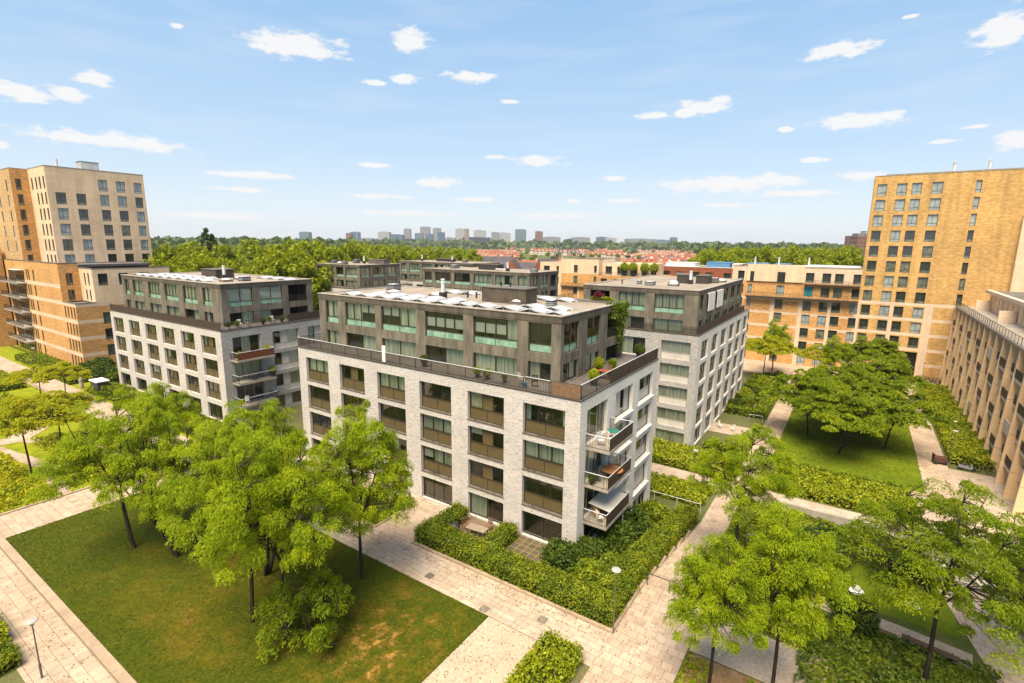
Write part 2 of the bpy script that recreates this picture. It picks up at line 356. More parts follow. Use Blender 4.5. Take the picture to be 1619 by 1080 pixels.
def lawnm():
    m = MT('patchy_lawn', .95, .1); p = m.pos(); f = m.noise(p, .32, 6, rough=.7); g = m.noise(p, 5, 5, rough=.75); h = m.noise(p, 24, 2); k = m.noise(p, 1.3, 5, rough=.7)
    def spot(x, y, r):
        d = m.n('ShaderNodeVectorMath', operation='DISTANCE'); m.l(p, d.inputs[0]); d.inputs[1].default_value = (x, y, 0)
        q = m.n('ShaderNodeMapRange'); m.l(d.outputs['Value'], q.inputs[0]); q.inputs[1].default_value = r; q.inputs[2].default_value = 0; return q.outputs[0]
    a = m.mix(1, m.mix(1, spot(-5.6, -14.6, 6.5), m.ramp(k, [(.42, .25), (.6, 1)]), 'MULTIPLY'), m.mix(1, spot(-18, -17.5, 12), (.35,.35,.35), 'MULTIPLY'), 'LIGHTEN'); a = m.mix(1, a, (.55,.55,.55), 'MULTIPLY')
    t = m.mix(1, a, m.ramp(f, [(.3, 0), (.8, .55)]), 'ADD'); t = m.mix(1, t, m.ramp(k, [(.25, .75), (.75, 1.2)]), 'MULTIPLY')
    c = m.ramp(t, [(.25, (.048,.062,.003)), (.42, (.078,.074,.004)), (.58, (.115,.080,.010)), (.85, (.32,.19,.045))])
    c = m.mix(1, c, m.ramp(g, [(.3, .5), (.7, 1.4)]), 'MULTIPLY'); c = m.mix(1, c, m.ramp(h, [(.3, .65), (.7, 1.3)]), 'MULTIPLY')
    m.col(c); m.bump(g, .6, .06); return m.mat
M_LAWN = lawnm()
M_LAWN2 = soil('green_lawn', [(.3, (.075,.115,.004)), (.6, (.12,.155,.006)), (.8, (.18,.19,.010))], .3)
M_SOIL = soil('planted_soil', [(.35, (.06,.085,.012)), (.6, (.12,.12,.03)), (.75, (.20,.13,.07))], .6)
M_BARKM = soil('bark_mulch', [(.35, (.22,.13,.06)), (.65, (.32,.20,.10))], 1.2)
M_GRAVEL = soil('pale_gravel', [(.3, (.36,.28,.20)), (.7, (.45,.36,.27))], .6, .02)
M_COUNTRY = soil('distant_ground', [(.35, (.06,.09,.02)), (.55, (.12,.12,.05)), (.7, (.16,.13,.08))], .02)
M_TILE = soil('red_roof_tiles', [(.3, (.20,.075,.045)), (.7, (.30,.115,.07))], .12, .01)
M_TILED = soil('slate_roof_tiles', [(.3, (.07,.065,.075)), (.7, (.12,.11,.12))], .3, .01)
M_SOLAR = glossy('solar_cells', (.40,.41,.43), .3, .6, .06)

# ------------------------------------------------------------------ ground form
def cl01(x): return max(0., min(1., x))
def hz(x, y):
    if y <= 0: return 0.
    a = -3*cl01((y-11)/8); b = -3*cl01(y/16.); c = -3*cl01((y-17)/13)
    if x > 10: w = cl01((x-10)/2); return b*(1-w)+a*w
    if x < -47: w = cl01((-47-x)/2); return b*(1-w)+c*w
    return b
def sheet(name, xs, ys, mat, dz=.0, **k):
    v = [(x, y, hz(x, y)+dz) for y in ys for x in xs]; n = len(xs)
    f = [(j*n+i, j*n+i+1, (j+1)*n+i+1, (j+1)*n+i) for j in range(len(ys)-1) for i in range(n-1)]
    return inst(name, np_mesh(name, v, f, mat), **k)
def rng_(a, b, st=1.):
    q = [a]; x = math.floor(a)+1
    while x < b-1e-6: q.append(float(x)); x += st
    q.append(b); return q
far = [-5500,-4000,-2500,-1200,-600,-300,-200]
sheet('ground', far+rng_(-160,60)+[120,200,400,900,2500,4000,5500], [-1400,-400,-120]+rng_(-60,110)+[160,250,400,700,1200,2500,4500,6400], M_COUNTRY, 0, kind='structure')
def flat(name, x0, x1, y0, y1, mat, dz=.02, kind='structure', **k):
    return sheet(name, rng_(x0, x1), rng_(y0, y1), mat, dz, kind=kind, **k)
def strip(name, pts, w, mat, dz=.03, **k):
    b = MB(); P = []
    for i in range(len(pts)-1):
        a, c = Vector(pts[i]), Vector(pts[i+1]); n = max(1, int((c-a).length))
        for j in range(n): P.append(a+(c-a)*j/n)
    P.append(Vector(pts[-1])); Lf = []; Rt = []
    for i, p in enumerate(P):
        d = (P[min(i+1, len(P)-1)]-P[max(i-1, 0)]).normalized(); q = Vector((-d.y, d.x))*w/2
        Lf.append(p+q); Rt.append(p-q)
    for i in range(len(P)-1):
        b.face([(v.x, v.y, hz(v.x, v.y)+dz) for v in (Lf[i], Rt[i], Rt[i+1], Lf[i+1])])
    return b.obj(name, mat, kind='structure', **k)
def kerb(x0, x1, y0, y1, h=.14, mat=None, name='kerb'):
    b = MB()
    nx, ny = max(1, int((x1-x0)/2)), max(1, int((y1-y0)/2))
    for i in range(nx):
        for j in range(ny):
            a0, a1 = x0+(x1-x0)*i/nx, x0+(x1-x0)*(i+1)/nx; c0, c1 = y0+(y1-y0)*j/ny, y0+(y1-y0)*(j+1)/ny
            z = hz((a0+a1)/2, (c0+c1)/2); dz = abs(hz(a0, c0)-hz(a1, c1))
            b.box(a0+.006, a1-.006, c0+.006, c1-.006, z-.3, z+h-dz*.1)
    return b.obj(name, mat or M_KERB, kind='structure')

# ------------------------------------------------------------------ building kit
class Face:
    """a wall plane: x runs to the right seen from outside, y goes into the wall, z up"""
    ROT = dict(S=0, E=90, N=180, W=-90)
    def __init__(s, root, ox, oy, d):
        s.root = root; s.M = Matrix.Translation((-root.location.x, -root.location.y, -root.location.z)) @ Matrix.Translation((ox, oy, 0)) @ Matrix.Rotation(R(Face.ROT[d]), 4, 'Z')
    def put(s, name, me, x=0, y=0, z=0, **k):
        return inst(name, me, s.root, s.M @ Matrix.Translation((x, y, z)), **k)
def shell(face, x0, x1, z0, z1, ops, mats, depth=.3, name='wall', matf=None, xb=(), zb=(), back=False):
    xs = sorted(set([x0, x1]+[round(v, 3) for o in ops for v in (o[0], o[1])]+list(xb))); zs = sorted(set([z0, z1]+[round(v, 3) for o in ops for v in (o[2], o[3])]+list(zb)))
    xs = [x for x in xs if x0-1e-6 <= x <= x1+1e-6]; zs = [z for z in zs if z0-1e-6 <= z <= z1+1e-6]
    b = MB()
    for i in range(len(xs)-1):
        for j in range(len(zs)-1):
            xc, zc = (xs[i]+xs[i+1])/2, (zs[j]+zs[j+1])/2
            if any(o[0] < xc < o[1] and o[2] < zc < o[3] for o in ops): continue
            mi = matf(xc, zc) if matf else 0
            b.face([(xs[i],0,zs[j]),(xs[i+1],0,zs[j]),(xs[i+1],0,zs[j+1]),(xs[i],0,zs[j+1])], mi)
    for o in ops:
        a0, a1, c0, c1 = o[:4]; d = depth; mi = matf((a0-.05), (c0+c1)/2) if matf else 0
        b.face([(a0,0,c0),(a0,0,c1),(a0,d,c1),(a0,d,c0)], mi); b.face([(a1,0,c0),(a1,d,c0),(a1,d,c1),(a1,0,c1)], mi)
        b.face([(a0,0,c1),(a1,0,c1),(a1,d,c1),(a0,d,c1)], mi); b.face([(a0,0,c0),(a0,d,c0),(a1,d,c0),(a1,0,c0)], mi)
    return face.put(name, b.mesh(name, mats))
_wc = {}
def win_parts(w, h, cols, sp, spn, fr, spm, pat, ft=.06, bar=.05, glass=None, railed=False, top=0):
    """cols: light widths as fractions; sp: height of the spandrel below; pat: one letter per light"""
    key = (round(w, 2), round(h, 2), tuple(cols), sp, spn, fr.name, spm.name if spm else '', pat, railed, glass.name if glass else '')
    if key in _wc: return _wc[key]
    f = MB(); g = MB(); c = MB(); q = MB(); r = MB()
    f.box(0, ft, 0, .09, 0, h); f.box(w-ft, w, 0, .09, 0, h); f.box(ft, w-ft, 0, .09, 0, ft); f.box(ft, w-ft, 0, .09, h-ft, h)
    if sp: f.box(ft, w-ft, -.01, .09, sp-bar/2, sp+bar/2)
    if sp:
        for i in range(spn):
            a, b2 = ft+(w-2*ft)*i/spn, ft+(w-2*ft)*(i+1)/spn
            q.box(a+.02, b2-.02, .03, .06, ft, sp-bar/2)
            if i: f.box(a-.02, a+.02, .0, .09, ft, sp-bar/2)
    tot = sum(cols); x = ft; ww = w-2*ft; zb_ = sp+bar/2 if sp else ft
    for i, cf in enumerate(cols):
        x2 = x+ww*cf/tot; p = pat[i % len(pat)]
        if i: f.box(x-bar/2, x+bar/2, .0, .09, zb_, h-ft)
        a, b2 = x+(bar/2 if i else 0), x2-(bar/2 if i < len(cols)-1 else 0)
        if p == 'p': q.box(a, b2, .03, .06, zb_, h-ft)
        else:
            g.face([(a,.045,zb_),(b2,.045,zb_),(b2,.045,h-ft),(a,.045,h-ft)])
            H_ = h-ft-zb_
            def pleat(x0_, x1_, z0_, z1_, mi):
                n = max(3, int((x1_-x0_)/.09)); 
                for j in range(n):
                    u0_, u1_ = x0_+(x1_-x0_)*j/n, x0_+(x1_-x0_)*(j+1)/n; y0_, y1_ = .17+.05*(j % 2), .17+.05*((j+1) % 2)
                    c.face([(u0_,y0_,z0_),(u1_,y1_,z0_),(u1_,y1_,z1_),(u0_,y0_,z1_)], mi)
            if p == 'c': pleat(a, b2, zb_, h-ft, 0)
            elif p == 'l': pleat(a, a+(b2-a)*.35, zb_, h-ft, 0)
            elif p == 'r': pleat(b2-(b2-a)*.3, b2, zb_, h-ft, 0)
            elif p == 'w': c.face([(a,.15,zb_),(b2,.15,zb_),(b2,.15,h-ft),(a,.15,h-ft)], 1)
            elif p == 'h': c.face([(a,.15,h-ft-H_*.5),(b2,.15,h-ft-H_*.5),(b2,.15,h-ft),(a,.15,h-ft)], 1)
            elif p == 'm': c.face([(a,.15,zb_+H_*.2),(b2,.15,zb_+H_*.2),(b2,.15,h-ft-H_*.3),(a,.15,h-ft-H_*.3)], 1)
            elif p == 'y': c.face([(a,.15,zb_),(b2,.15,zb_),(b2,.15,h-ft),(a,.15,h-ft)], 2)
        x = x2
    if railed:
        z1 = h*.36; r.box(.02, w-.02, -.10, -.06, z1, z1+.045)
        n = int(w/.14)
        for i in range(n+1): r.box(.03+(w-.08)*i/n, .05+(w-.08)*i/n, -.09, -.07, .05, z1)
    out = dict(frame=f.mesh('window', fr), pane=g.mesh('pane', glass or M_GLASS) if g.f else None, curtain=c.mesh('curtain', [M_CURT, M_BLIND, M_SHADE]) if c.f else None,
               panel=q.mesh('panel', spm) if q.f else None, rail=r.mesh('guard_rail', M_DARK) if r.f else None)
    _wc[key] = out; return out
def window(face, x, z, w, h, cols=(1, 1), sp=0, spn=1, fr=None, spm=None, pat='n', depth=.25, glass=None, railed=False, subs=True, name='window'):
    P = win_parts(w, h, cols, sp, spn, fr or M_GREYF, spm, pat, glass=glass, railed=railed)
    o = face.put(name, P['frame'], x, depth, z)
    for k, nm in (('pane', 'pane'), ('curtain', 'curtain'), ('panel', 'panel'), ('rail', 'guard_rail')):
        if P[k]: inst(nm, P[k], o)
    return o
def tower_window(face, x, z, w, h, v=0, cols=(1, 1), depth=.22, name='window', railed=True):
    g = (M_WINDK, M_WINGR, M_WINBL)[v]
    return window(face, x, z, w, h, cols, sp=.55 if h > 1.8 else 0, spn=1, fr=M_GREYF, spm=M_WINGR if v != 2 else M_WINBL, pat='n', depth=depth, glass=g)
def railing(face, x0, x1, z, h=1.0, y=.0, name='railing', step=.13, mat=None, cap=None, solid=None, posts=1.8):
    b = MB()
    b.box(x0, x1, y-.03, y+.03, z+h-.04, z+h, 1); b.box(x0, x1, y-.02, y+.02, z+.07, z+.11, 0)
    n = max(1, int((x1-x0)/posts))
    for i in range(n+1):
        xx = x0+.02+(x1-x0-.04)*i/n; b.box(xx-.025, xx+.025, y-.025, y+.025, z-.1, z+h-.04)
    if solid is None:
        k = int((x1-x0)/step)
        for i in range(1, k): xx = x0+(x1-x0)*i/k; b.box(xx-.015, xx+.015, y-.01, y+.01, z+.11, z+h-.04)
    else:
        for i in range(n): b.box(x0+.05+(x1-x0-.04)*i/n, x0-.01+(x1-x0-.04)*(i+1)/n, y-.035, y-.028, z+.05, z+h-.06, 2)
    return face.put(name, b.mesh(name, [mat or M_RAIL, cap or M_RAIL, solid or M_RAIL]))
def slab(root, x0, x1, y0, y1, z0, z1, mat, name='roof', topmat=None):
    b = MB(); X, Y, Z = root.location
    b.box(x0-X, x1-X, y0-Y, y1-Y, z0-Z, z1-Z)
    me = b.mesh(name, [mat, topmat or mat]); me.polygons[1].material_index = 1 if topmat else 0
    return inst(name, me, root)
def building(name, x, y, z, label, cat, group=None):
    o = empty(name, (x, y, z), label=label, cat=cat, group=group); return o
PATA = ['lnn', 'ccc', 'npn', 'cpl', 'nnr', 'ccc', 'cnc', 'npn', 'nnn', 'ypn', 'ncn', 'cpn']

def brown_bay(f, x, z, w=3.65, h=2.44, pat=None, depth=.3):
    pat = pat or 'ccc'
    cols = (1, 1, 1) if 'p' not in pat else (1.1, .95, 1.05)
    return window(f, x, z, w, h, cols, sp=1.0, spn=2, fr=M_BROWND, spm=M_BROWN, pat=pat, depth=depth)
PHT = ['cnhh', 'hhcc', 'mmmm', 'mmcm', 'cccc', 'nncc', 'hhnn', 'nmcc']
def block(root, x0, x1, y0, y1, zg, south, east, ph, matS, matE, coarse=False, west=True):
    """five- or four-storey brick base with terrace, concrete frame penthouse above"""
    fS, fE, fW, fN = Face(root, x0, y0, 'S'), Face(root, x1, y0, 'E'), Face(root, x0, y1, 'W'), Face(root, x1, y1, 'N')
    ZB = 12.12
    shell(fS, 0, x1-x0, zg, ZB, south['ops'], [matS], .32)
    shell(fE, 0, y1-y0, zg, ZB, east['ops'], [matE], .32)
    rows = [11.2-3*k for k in range(5) if 11.2-3*k-2.3 > zg]
    def back(f, L):
        ops = [(a, a+2.6, zt-2.3, zt) for zt in rows for a in np.arange(1.6, L-3, 5.4)]
        shell(f, 0, L, zg, ZB, ops, [matS], .3)
        for a, b_, c, d in ops: tower_window(f, a, c, 2.6, 2.3, (int(a)+int(c)) % 3)
    back(fW, y1-y0) if west else shell(fW, 0, y1-y0, zg, ZB, [], [matS]); shell(fN, 0, x1-x0, zg, ZB, [], [matS])
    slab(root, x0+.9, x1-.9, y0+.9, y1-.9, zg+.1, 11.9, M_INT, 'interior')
    # terrace deck with a thin dark edge
    slab(root, x0-.05, x1+.05, y0-.05, y1+.05, ZB+.002, ZB+.10, M_RAIL, 'terrace', M_DECK)
    # penthouse
    px0, px1, py0, py1 = ph['rect']; ZP = ZB+.10; ZT = 17.72
    gS, gE, gW, gN = Face(root, px0, py0, 'S'), Face(root, px1, py0, 'E'), Face(root, px0, py1, 'W'), Face(root, px1, py1, 'N')
    def phface(g, L, bays, tag):
        ops = []
        for (a, b_, kind) in bays:
            ops.append((a, b_, 14.62, 17.03)); ops.append((a, b_, ZP+.05, 13.83))
        shell(g, 0, L, ZP, 17.15, ops, [M_CONC], .42, name='concrete_frame')
        for i, (a, b_, kind) in enumerate(bays):
            w = b_-a; r2 = random.Random(int(a*17)+tag*31+int(px0*3))
            if kind == 'open': 
                railing(g, a, b_, 14.62, .95, .15, 'balcony_railing'); continue
            if w > 3.6: cols, spn = (1, 1, 1, 1), 2
            elif w > 2.2: cols, spn = (1, 1), 2
            else: cols, spn = (1, 1), 1
            if w > 3.6 and kind == 'two': cols = (1, 1)
            pt = kind if kind not in ('two', 'w') else ''
            pt = pt or r2.choice(PHT); pt = pt[:len(cols)]
            window(g, a, 14.62, w, 2.41, cols, sp=.68, spn=spn, fr=M_BROWND, spm=M_TURQ, pat=pt, depth=.16)
            window(g, a, ZP+.05, w, 13.83-ZP-.05, (1, 1), fr=M_BROWND, pat=r2.choice(['cc', 'cc', 'cn', 'cc', 'nc']), depth=.16)
    phface(gS, px1-px0, ph['S'], 1); phface(gE, py1-py0, ph['E'], 2)
    phface(gW, py1-py0, [(1.5, 5.0, ''), (6.2, 9.7, '')], 3); shell(gN, 0, px1-px0, ZP, 17.15, [], [M_CONC], name='concrete_frame')
    q = ph.get('pergola')
    cx0, cx1, cy0, cy1 = (px0+.75, px1-.75, py0+.75, py1-.75)
    if q: cx0, cx1, cy0, cy1 = q
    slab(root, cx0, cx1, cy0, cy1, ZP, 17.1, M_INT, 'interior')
    # fascia and roof with low parapet
    b = MB(); X, Y, Z = root.location
    def ring(x0_, x1_, y0_, y1_, t, z0_, z1_, m=0):
        b.box(x0_-X, x1_-X, y0_-Y, y0_+t-Y, z0_-Z, z1_-Z, m); b.box(x0_-X, x1_-X, y1_-t-Y, y1_-Y, z0_-Z, z1_-Z, m)
        b.box(x0_-X, x0_+t-X, y0_+t-Y, y1_-t-Y, z0_-Z, z1_-Z, m); b.box(x1_-t-X, x1_-X, y0_+t-Y, y1_-t-Y, z0_-Z, z1_-Z, m)
    ring(px0-.04, px1+.04, py0-.04, py1+.04, .5, 17.152, 17.66); 
    ring(px0-.09, px1+.09, py0-.09, py1+.09, .42, 17.662, 17.74, 1)
    b.obj('fascia', [M_CONCB, M_SLAB], root)
    slab(root, px0+.3, px1-.3, py0+.3, py1-.3, 17.2, 17.655, M_ROOF, 'roof')
    return fS, fE, gS, gE
def roof_box(root, x0, x1, y0, y1, z0, z1, mat, name='plant_room', lid=None):
    b = MB(); X, Y, Z = root.location; n = 0
    b.box(x0-X, x1-X, y0-Y, y1-Y, z0-Z, z1-Z, 0); b.box(x0-.08-X, x1+.08-X, y0-.08-Y, y1+.08-Y, z1+.003-Z, z1+.09-Z, 1)
    x = x0+.15
    while x < x1-.1: b.box(x-X, x+.03-X, y0-.02-Y, y0+.001-Y, z0-Z, z1-.02-Z, 1); x += .3
    return b.obj(name, [mat, lid or M_ROOFD], root)
def flue(root, x, y, z, h=1.6, r=.22):
    b = MB(); X, Y, Z = root.location; x -= X; y -= Y; z -= Z
    b.box(x-.3, x+.3, y-.3, y+.3, z, z+.62, 1); b.lathe([(r, z+.62), (r, z+h), (r*1.15, z+h), (r*1.15, z+h+.12), (r*.8, z+h+.12), (r*.8, z+h+.3), (r*1.1, z+h+.32), (r*1.0, z+h+.42)], x, y, 14, 0)
    return b.obj('flue', [M_METAL, M_DARK], root)
def skylight(root, x, y, z, s=.65):
    b = MB(); X, Y, Z = root.location; x -= X; y -= Y; z -= Z
    b.box(x-s, x+s, y-s, y+s, z, z+.28, 1); b.lathe([(s*.95, z+.282), (s*.9, z+.36), (s*.6, z+.46), (.02, z+.5)], x, y, 8, 0)
    return b.obj('skylight', [M_WHITE, M_ROOFD], root)
def vent(root, x, y, z, s=.35, h=.55):
    b = MB(); X, Y, Z = root.location; x -= X; y -= Y; z -= Z
    b.box(x-s, x+s, y-s, y+s, z, z+h, 0); b.box(x-s*.8, x+s*.8, y-s*.8, y+s*.8, z+h+.002, z+h+.06, 1)
    for i in range(3): b.box(x-s-.02, x+s+.02, y-s-.02, y+s+.02, z+h*(.25+.22*i), z+h*(.25+.22*i)+.03, 1)
    return b.obj('roof_vent', [M_DARK, M_METAL], root)
def pipe(root, x, y, z, h=.5, r=.09):
    b = MB(); X, Y, Z = root.location; b.lathe([(r, z-Z), (r, z+h-Z), (r*1.4, z+h-Z), (r*1.4, z+h+.1-Z)], x-X, y-Y, 10); return b.obj('vent_pipe', M_DARK, root)

# =============================================================== front block (B1)
g_block = 'grey brick apartment blocks with concrete penthouses'
B1 = building('apartment_block', 0, 0, 0, 'nearest grey brick apartment block, with white solar panels on its flat roof', 'apartment block', g_block)
x0 = -33.5
def colsA(): return [(-1.23-5.464*k-3.67, -1.23-5.464*k) for k in range(6)]   # right to left, world X
rows = [(11.2-.0-2.44-3*k, 11.2-3*k) for k in range(3)]
ops = []; bays = []
for k, (a, b_) in enumerate(colsA()):
    for j, (c, d) in enumerate(rows): ops.append((a-x0, b_-x0, c, d)); bays.append((a-x0, c, k, j))
    ops.append((a-x0, b_-x0, .12, 2.2))
opsE = []
for j in range(3): opsE.append((1.13, 4.95, 8.4-3*j, 11.17-3*j)); opsE.append((6.54, 10.44, 8.75-3*j, 11.2-3*j))
opsE.append((1.3, 4.6, -.3, 2.0)); opsE.append((6.54, 10.44, -.4, 2.2))
for j in range(4): opsE.append((12.0, 15.8, 8.8-3*j, 11.17-3*j))
opsE.append((12.0, 16.0, -3.3, -.9))
Bph = [(1.2+5.46*k+.05, 1.2+5.46*k+4.5, '') for k in range(5)]
phS = [(-31.92, -29.87, 'cc'), (-28.75, -24.19, 'cchh'), (-23.31, -18.6, 'hhcc'), (-17.45, -12.89, 'mmmm'), (-11.8, -7.23, 'mmmc'), (-6.16, -4.01, 'nn')]
px0 = -33.05
FS1, FE1, GS1, GE1 = block(B1, -33.5, 0, 0, 17.05, -4, dict(ops=ops), dict(ops=opsE),
    dict(rect=(px0, -3.15, 2.6, 15.5), S=[(a-px0, b_-px0, k) for a, b_, k in phS], E=[(.5, 3.1, 'nn'), (4.7, 7.3, 'nn'), (8.9, 12.3, 'open')], pergola=(px0+.75, -3.9, 3.35, 11.2)), M_BRICKW, M_BRICKE)
pB1 = {(0,0):'lnr',(1,0):'ypn',(2,0):'nnn',(3,0):'ccc',(4,0):'npn',(5,0):'ccc',(0,1):'ccc',(1,1):'hpn',(2,1):'ccc',(3,1):'nnn',(4,1):'nnn',(5,1):'nnn',(0,2):'nnn',(1,2):'npn',(2,2):'mcc',(3,2):'ncn',(4,2):'npn',(5,2):'nnn'}
for x, z, k, j in bays: brown_bay(FS1, x, z, 3.67, 2.44, pB1[(k, j)])
for k, (a, b_) in enumerate(colsA()):
    w = window(FS1, a-x0, .12, 3.67, 2.08, (1, 1) if k < 2 else (1, 1, 1), fr=M_BROWND, pat=['nn', 'cn', 'nnn', 'nnn', 'nnn', 'nnn'][k], name='garden_door')
sil = MB(); sil.box(-.03, 3.70, -.05, .3, -.06, 0); sil = sil.mesh('sill', M_BROWN)
for x, z, k, j in bays: FS1.put('sill', sil, x, 0, z)
for j in range(3):
    window(FE1, 1.13, 8.4-3*j, 3.82, 2.77, (1, 1.15, 1), fr=M_PALEF, pat=['cnn', 'ncn', 'nnn'][j], depth=.35, name='balcony_door')
    window(FE1, 6.54, 8.75-3*j, 3.9, 2.45, (.62, 1.1, .75, .9), sp=.0, fr=M_PALEF, spm=M_PANELW, pat=['npnp', 'npnp', 'npnp'][j], depth=.4)
for j in range(4): window(FE1, 12.0, 8.8-3*j, 3.8, 2.37, (1, 1, 1), sp=.95, spn=2, fr=M_PALEF, spm=M_PANELW, pat=['nnn', 'nnc', 'nnn', 'ppp'][j], depth=.4)
window(FE1, 1.3, -.3, 3.3, 2.3, (1, 1), fr=M_BROWND, pat='nn', depth=.35, name='garden_door'); window(FE1, 6.54, -.4, 3.9, 2.6, (1, 1, 1), fr=M_PALEF, spm=M_PANELW, pat='ppp', depth=.3)
window(FE1, 12.0, -3.3, 4.0, 2.4, (1, 1, 1), fr=M_WHITE, pat='cnn', depth=.5, name='garden_door')
ws = MB(); ws.box(-.1, 4.0, -.14, .3, -.14, 0); ws = ws.mesh('sill', M_WHITE)
for j in range(3): FE1.put('sill', ws, 6.54, 0, 8.74-3*j)
for j in range(4): FE1.put('sill', ws, 12.0, 0, 8.79-3*j)
# terrace railings: thin bars along the front, screened at the corner and along the side
railing(FS1, .05, 28.6, 12.22, 1.0, .06, cap=M_METAL, step=.09); railing(FS1, 28.75, 30.9, 12.22, 1.05, .06, cap=M_METAL); railing(FS1, 31.0, 33.45, 12.22, 1.08, .06, solid=M_WOODB, name='terrace_screen')
railing(FE1, .05, 5.4, 12.22, 1.15, .06, cap=M_METAL, step=.13); railing(FE1, 5.5, 16.9, 12.22, 1.15, .06, solid=M_SCREEN, cap=M_METAL, posts=1.35, name='terrace_screen')
railing(Face(B1, -33.5, 17.05, 'W'), .1, 17., 12.22, 1.0, .06)
o = MB(); o.box(13.05, 13.45, -.02, .10, 12.3, 13.8); FS1.put('terrace_divider', o.mesh('terrace_divider', M_WHITE))
# roof things
roof_box(B1, -14.6, -9.6, 7.6, 9.6, 17.66, 19.05, plain('dark_timber', (.085,.068,.05), .8, .2, .3), 'plant_room')
flue(B1, -19.4, 7.4, 17.66, 1.55, .2)
for x, y in ((-26.3, 7.2), (-20.9, 8.2), (-10.6, 8.0)): skylight(B1, x, y, 17.66)
vent(B1, -30.2, 10.9, 17.66, .6, .65); vent(B1, -6.9, 7.6, 17.66, .38, .62)
for x, y in ((-17.8, 9.4), (-16.9, 9.7)): pipe(B1, x, y, 17.66)
for x, y in ((-13.2, 8.8), (-12.1, 8.8)): pipe(B1, x, y, 19.14, .3)

# solar tents on B1 (each tent of two tilted panels is one thing)
def solar_mesh(L_=2.5, D_=1.7, h=.22):
    p = MB(); f = MB()
    for s in (-1, 1):
        a = (s*L_/2*.98, 0); b_ = (s*.04, h)
        for t, mb in ((.045, p),):
            mb.face([(a[0],0,.1),(a[0],D_,.1),(b_[0],D_,h+.1),(b_[0],0,h+.1)] if s > 0 else [(a[0],0,.1),(b_[0],0,h+.1),(b_[0],D_,h+.1),(a[0],D_,.1)])
            mb.face([(a[0],0,.06),(b_[0],0,h+.06),(b_[0],D_,h+.06),(a[0],D_,.06)] if s > 0 else [(a[0],0,.06),(a[0],D_,.06),(b_[0],D_,h+.06),(b_[0],0,h+.06)])
            mb.face([(a[0],0,.06),(a[0],0,.1),(b_[0],0,h+.1),(b_[0],0,h+.06)]); mb.face([(a[0],0,.06),(a[0],D_,.06),(a[0],D_,.1),(a[0],0,.1)])
        f.bar((a[0],.02,.0), (b_[0],.02,h+.05), .025); f.bar((a[0],D_-.02,.0), (b_[0],D_-.02,h+.05), .025)
        f.box(a[0]-.12, a[0]+.12, .1, .4, 0, .09); f.box(a[0]-.12, a[0]+.12, D_-.4, D_-.1, 0, .09)
    f.bar((0,.02,0), (0,.02,h), .02); f.bar((0,D_-.02,0), (0,D_-.02,h), .02)
    return p.mesh('panel', M_SOLAR), f.mesh('mounting_frame', M_METAL)
SPN, SFR = solar_mesh()
def solar(x, y, label, z=17.66, group='solar panels on the flat roof of the front block', sc=1):
    r = empty('solar_panel', (x, y, z), label=label, cat='solar panel', group=group); r.scale = (sc,)*3
    inst('panel', SPN, r); inst('mounting_frame', SFR, r); return r
lab = ['%s white solar panel pair in the front row on the nearest roof' % n for n in ('leftmost', 'second from left', 'third from left', 'fourth from left', 'fifth from left', 'sixth from left', 'seventh from left')]
for i in range(7): solar(-29.6+2.62*i, 3.35, lab[i])
for i, (x, n) in enumerate(((-12.0, 'fourth'), (-9.2, 'third'), (-6.6, 'second'), (-4.5, 'last'))):
    solar(x if i < 3 else -4.3, 3.45, '%s from last solar panel pair, right of the gap in the nearest roof\'s front row' % n if i < 3 else 'white solar panel pair closest to the near corner of the front roof', sc=1 if i < 3 else .8)
for i in range(5): solar(-27.6+2.62*i, 5.3, '%s solar panel pair from the left in the nearest roof\'s second row' % ('first', 'second', 'third', 'fourth', 'fifth')[i])
for i, x in enumerate((-22.7, -20.0)): solar(x, 11.6, ('left', 'right')[i]+' one of two solar panel pairs behind the metal flue on the nearest roof')
for i, x in enumerate((-8.3, -5.8)): solar(x, 5.6, ('left', 'right')[i]+' solar panel pair beside the square black vent on the nearest roof')
for i, x in enumerate((-13.4, -11.0, -8.6)): solar(x, 12.0, ('left', 'middle', 'right')[i]+' solar panel pair in the short row behind the dark plant room')

# balconies on the right side of B1
def balcony(f, x0_, x1_, z, d, side=None, name='balcony', solid=None, cap=None):
    b = MB(); b.box(x0_, x1_, -d, -.002, z-.22, z); o = f.put(name, b.mesh(name, M_SLAB))
    r = MB()
    def bars(ax, ay, bx, by, sol):
        n = max(2, int(math.hypot(bx-ax, by-ay)/.12)); r.bar((ax, ay, z+1.0), (bx, by, z+1.0), .028, 1, 6); r.bar((ax, ay, z+.06), (bx, by, z+.06), .02)
        for i in range(n+1):
            x = ax+(bx-ax)*i/n; y = ay+(by-ay)*i/n
            if sol is None or i % 12 == 0 or i == n: r.bar((x, y, z-.2), (x, y, z+1.0), .022 if i % 12 == 0 else .011, 0, 4)
        if sol is not None:
            if abs(bx-ax) > abs(by-ay): r.box(ax+.04, bx-.04, ay-.012, ay+.012, z+.08, z+.95, 2)
            else: r.box(ax-.012, ax+.012, min(ay, by)+.04, max(ay, by)-.04, z+.08, z+.95, 2)
    bars(x0_+.04, -.04, x0_+.04, -d+.04, None); bars(x0_+.04, -d+.04, x1_-.04, -d+.04, solid); bars(x1_-.04, -.04, x1_-.04, -d+.04, None)
    inst('railing', r.mesh('railing', [M_RAIL, cap or M_METAL, solid or M_RAIL]), o)
    return o
for j in range(3): balcony(FE1, 1.0, 5.6, 8.42-3*j, 1.95, solid=M_SCREEN)
sp = MB(); sp.lathe([(.05, 0), (.05, 2.2)], 5.2, -1.6, 8); FE1.put('post', sp.mesh('post', M_METAL))
# low beige screen wall by the garden door
o = MB(); o.box(0, .12, 0, 2.2, 0, 1.1); 

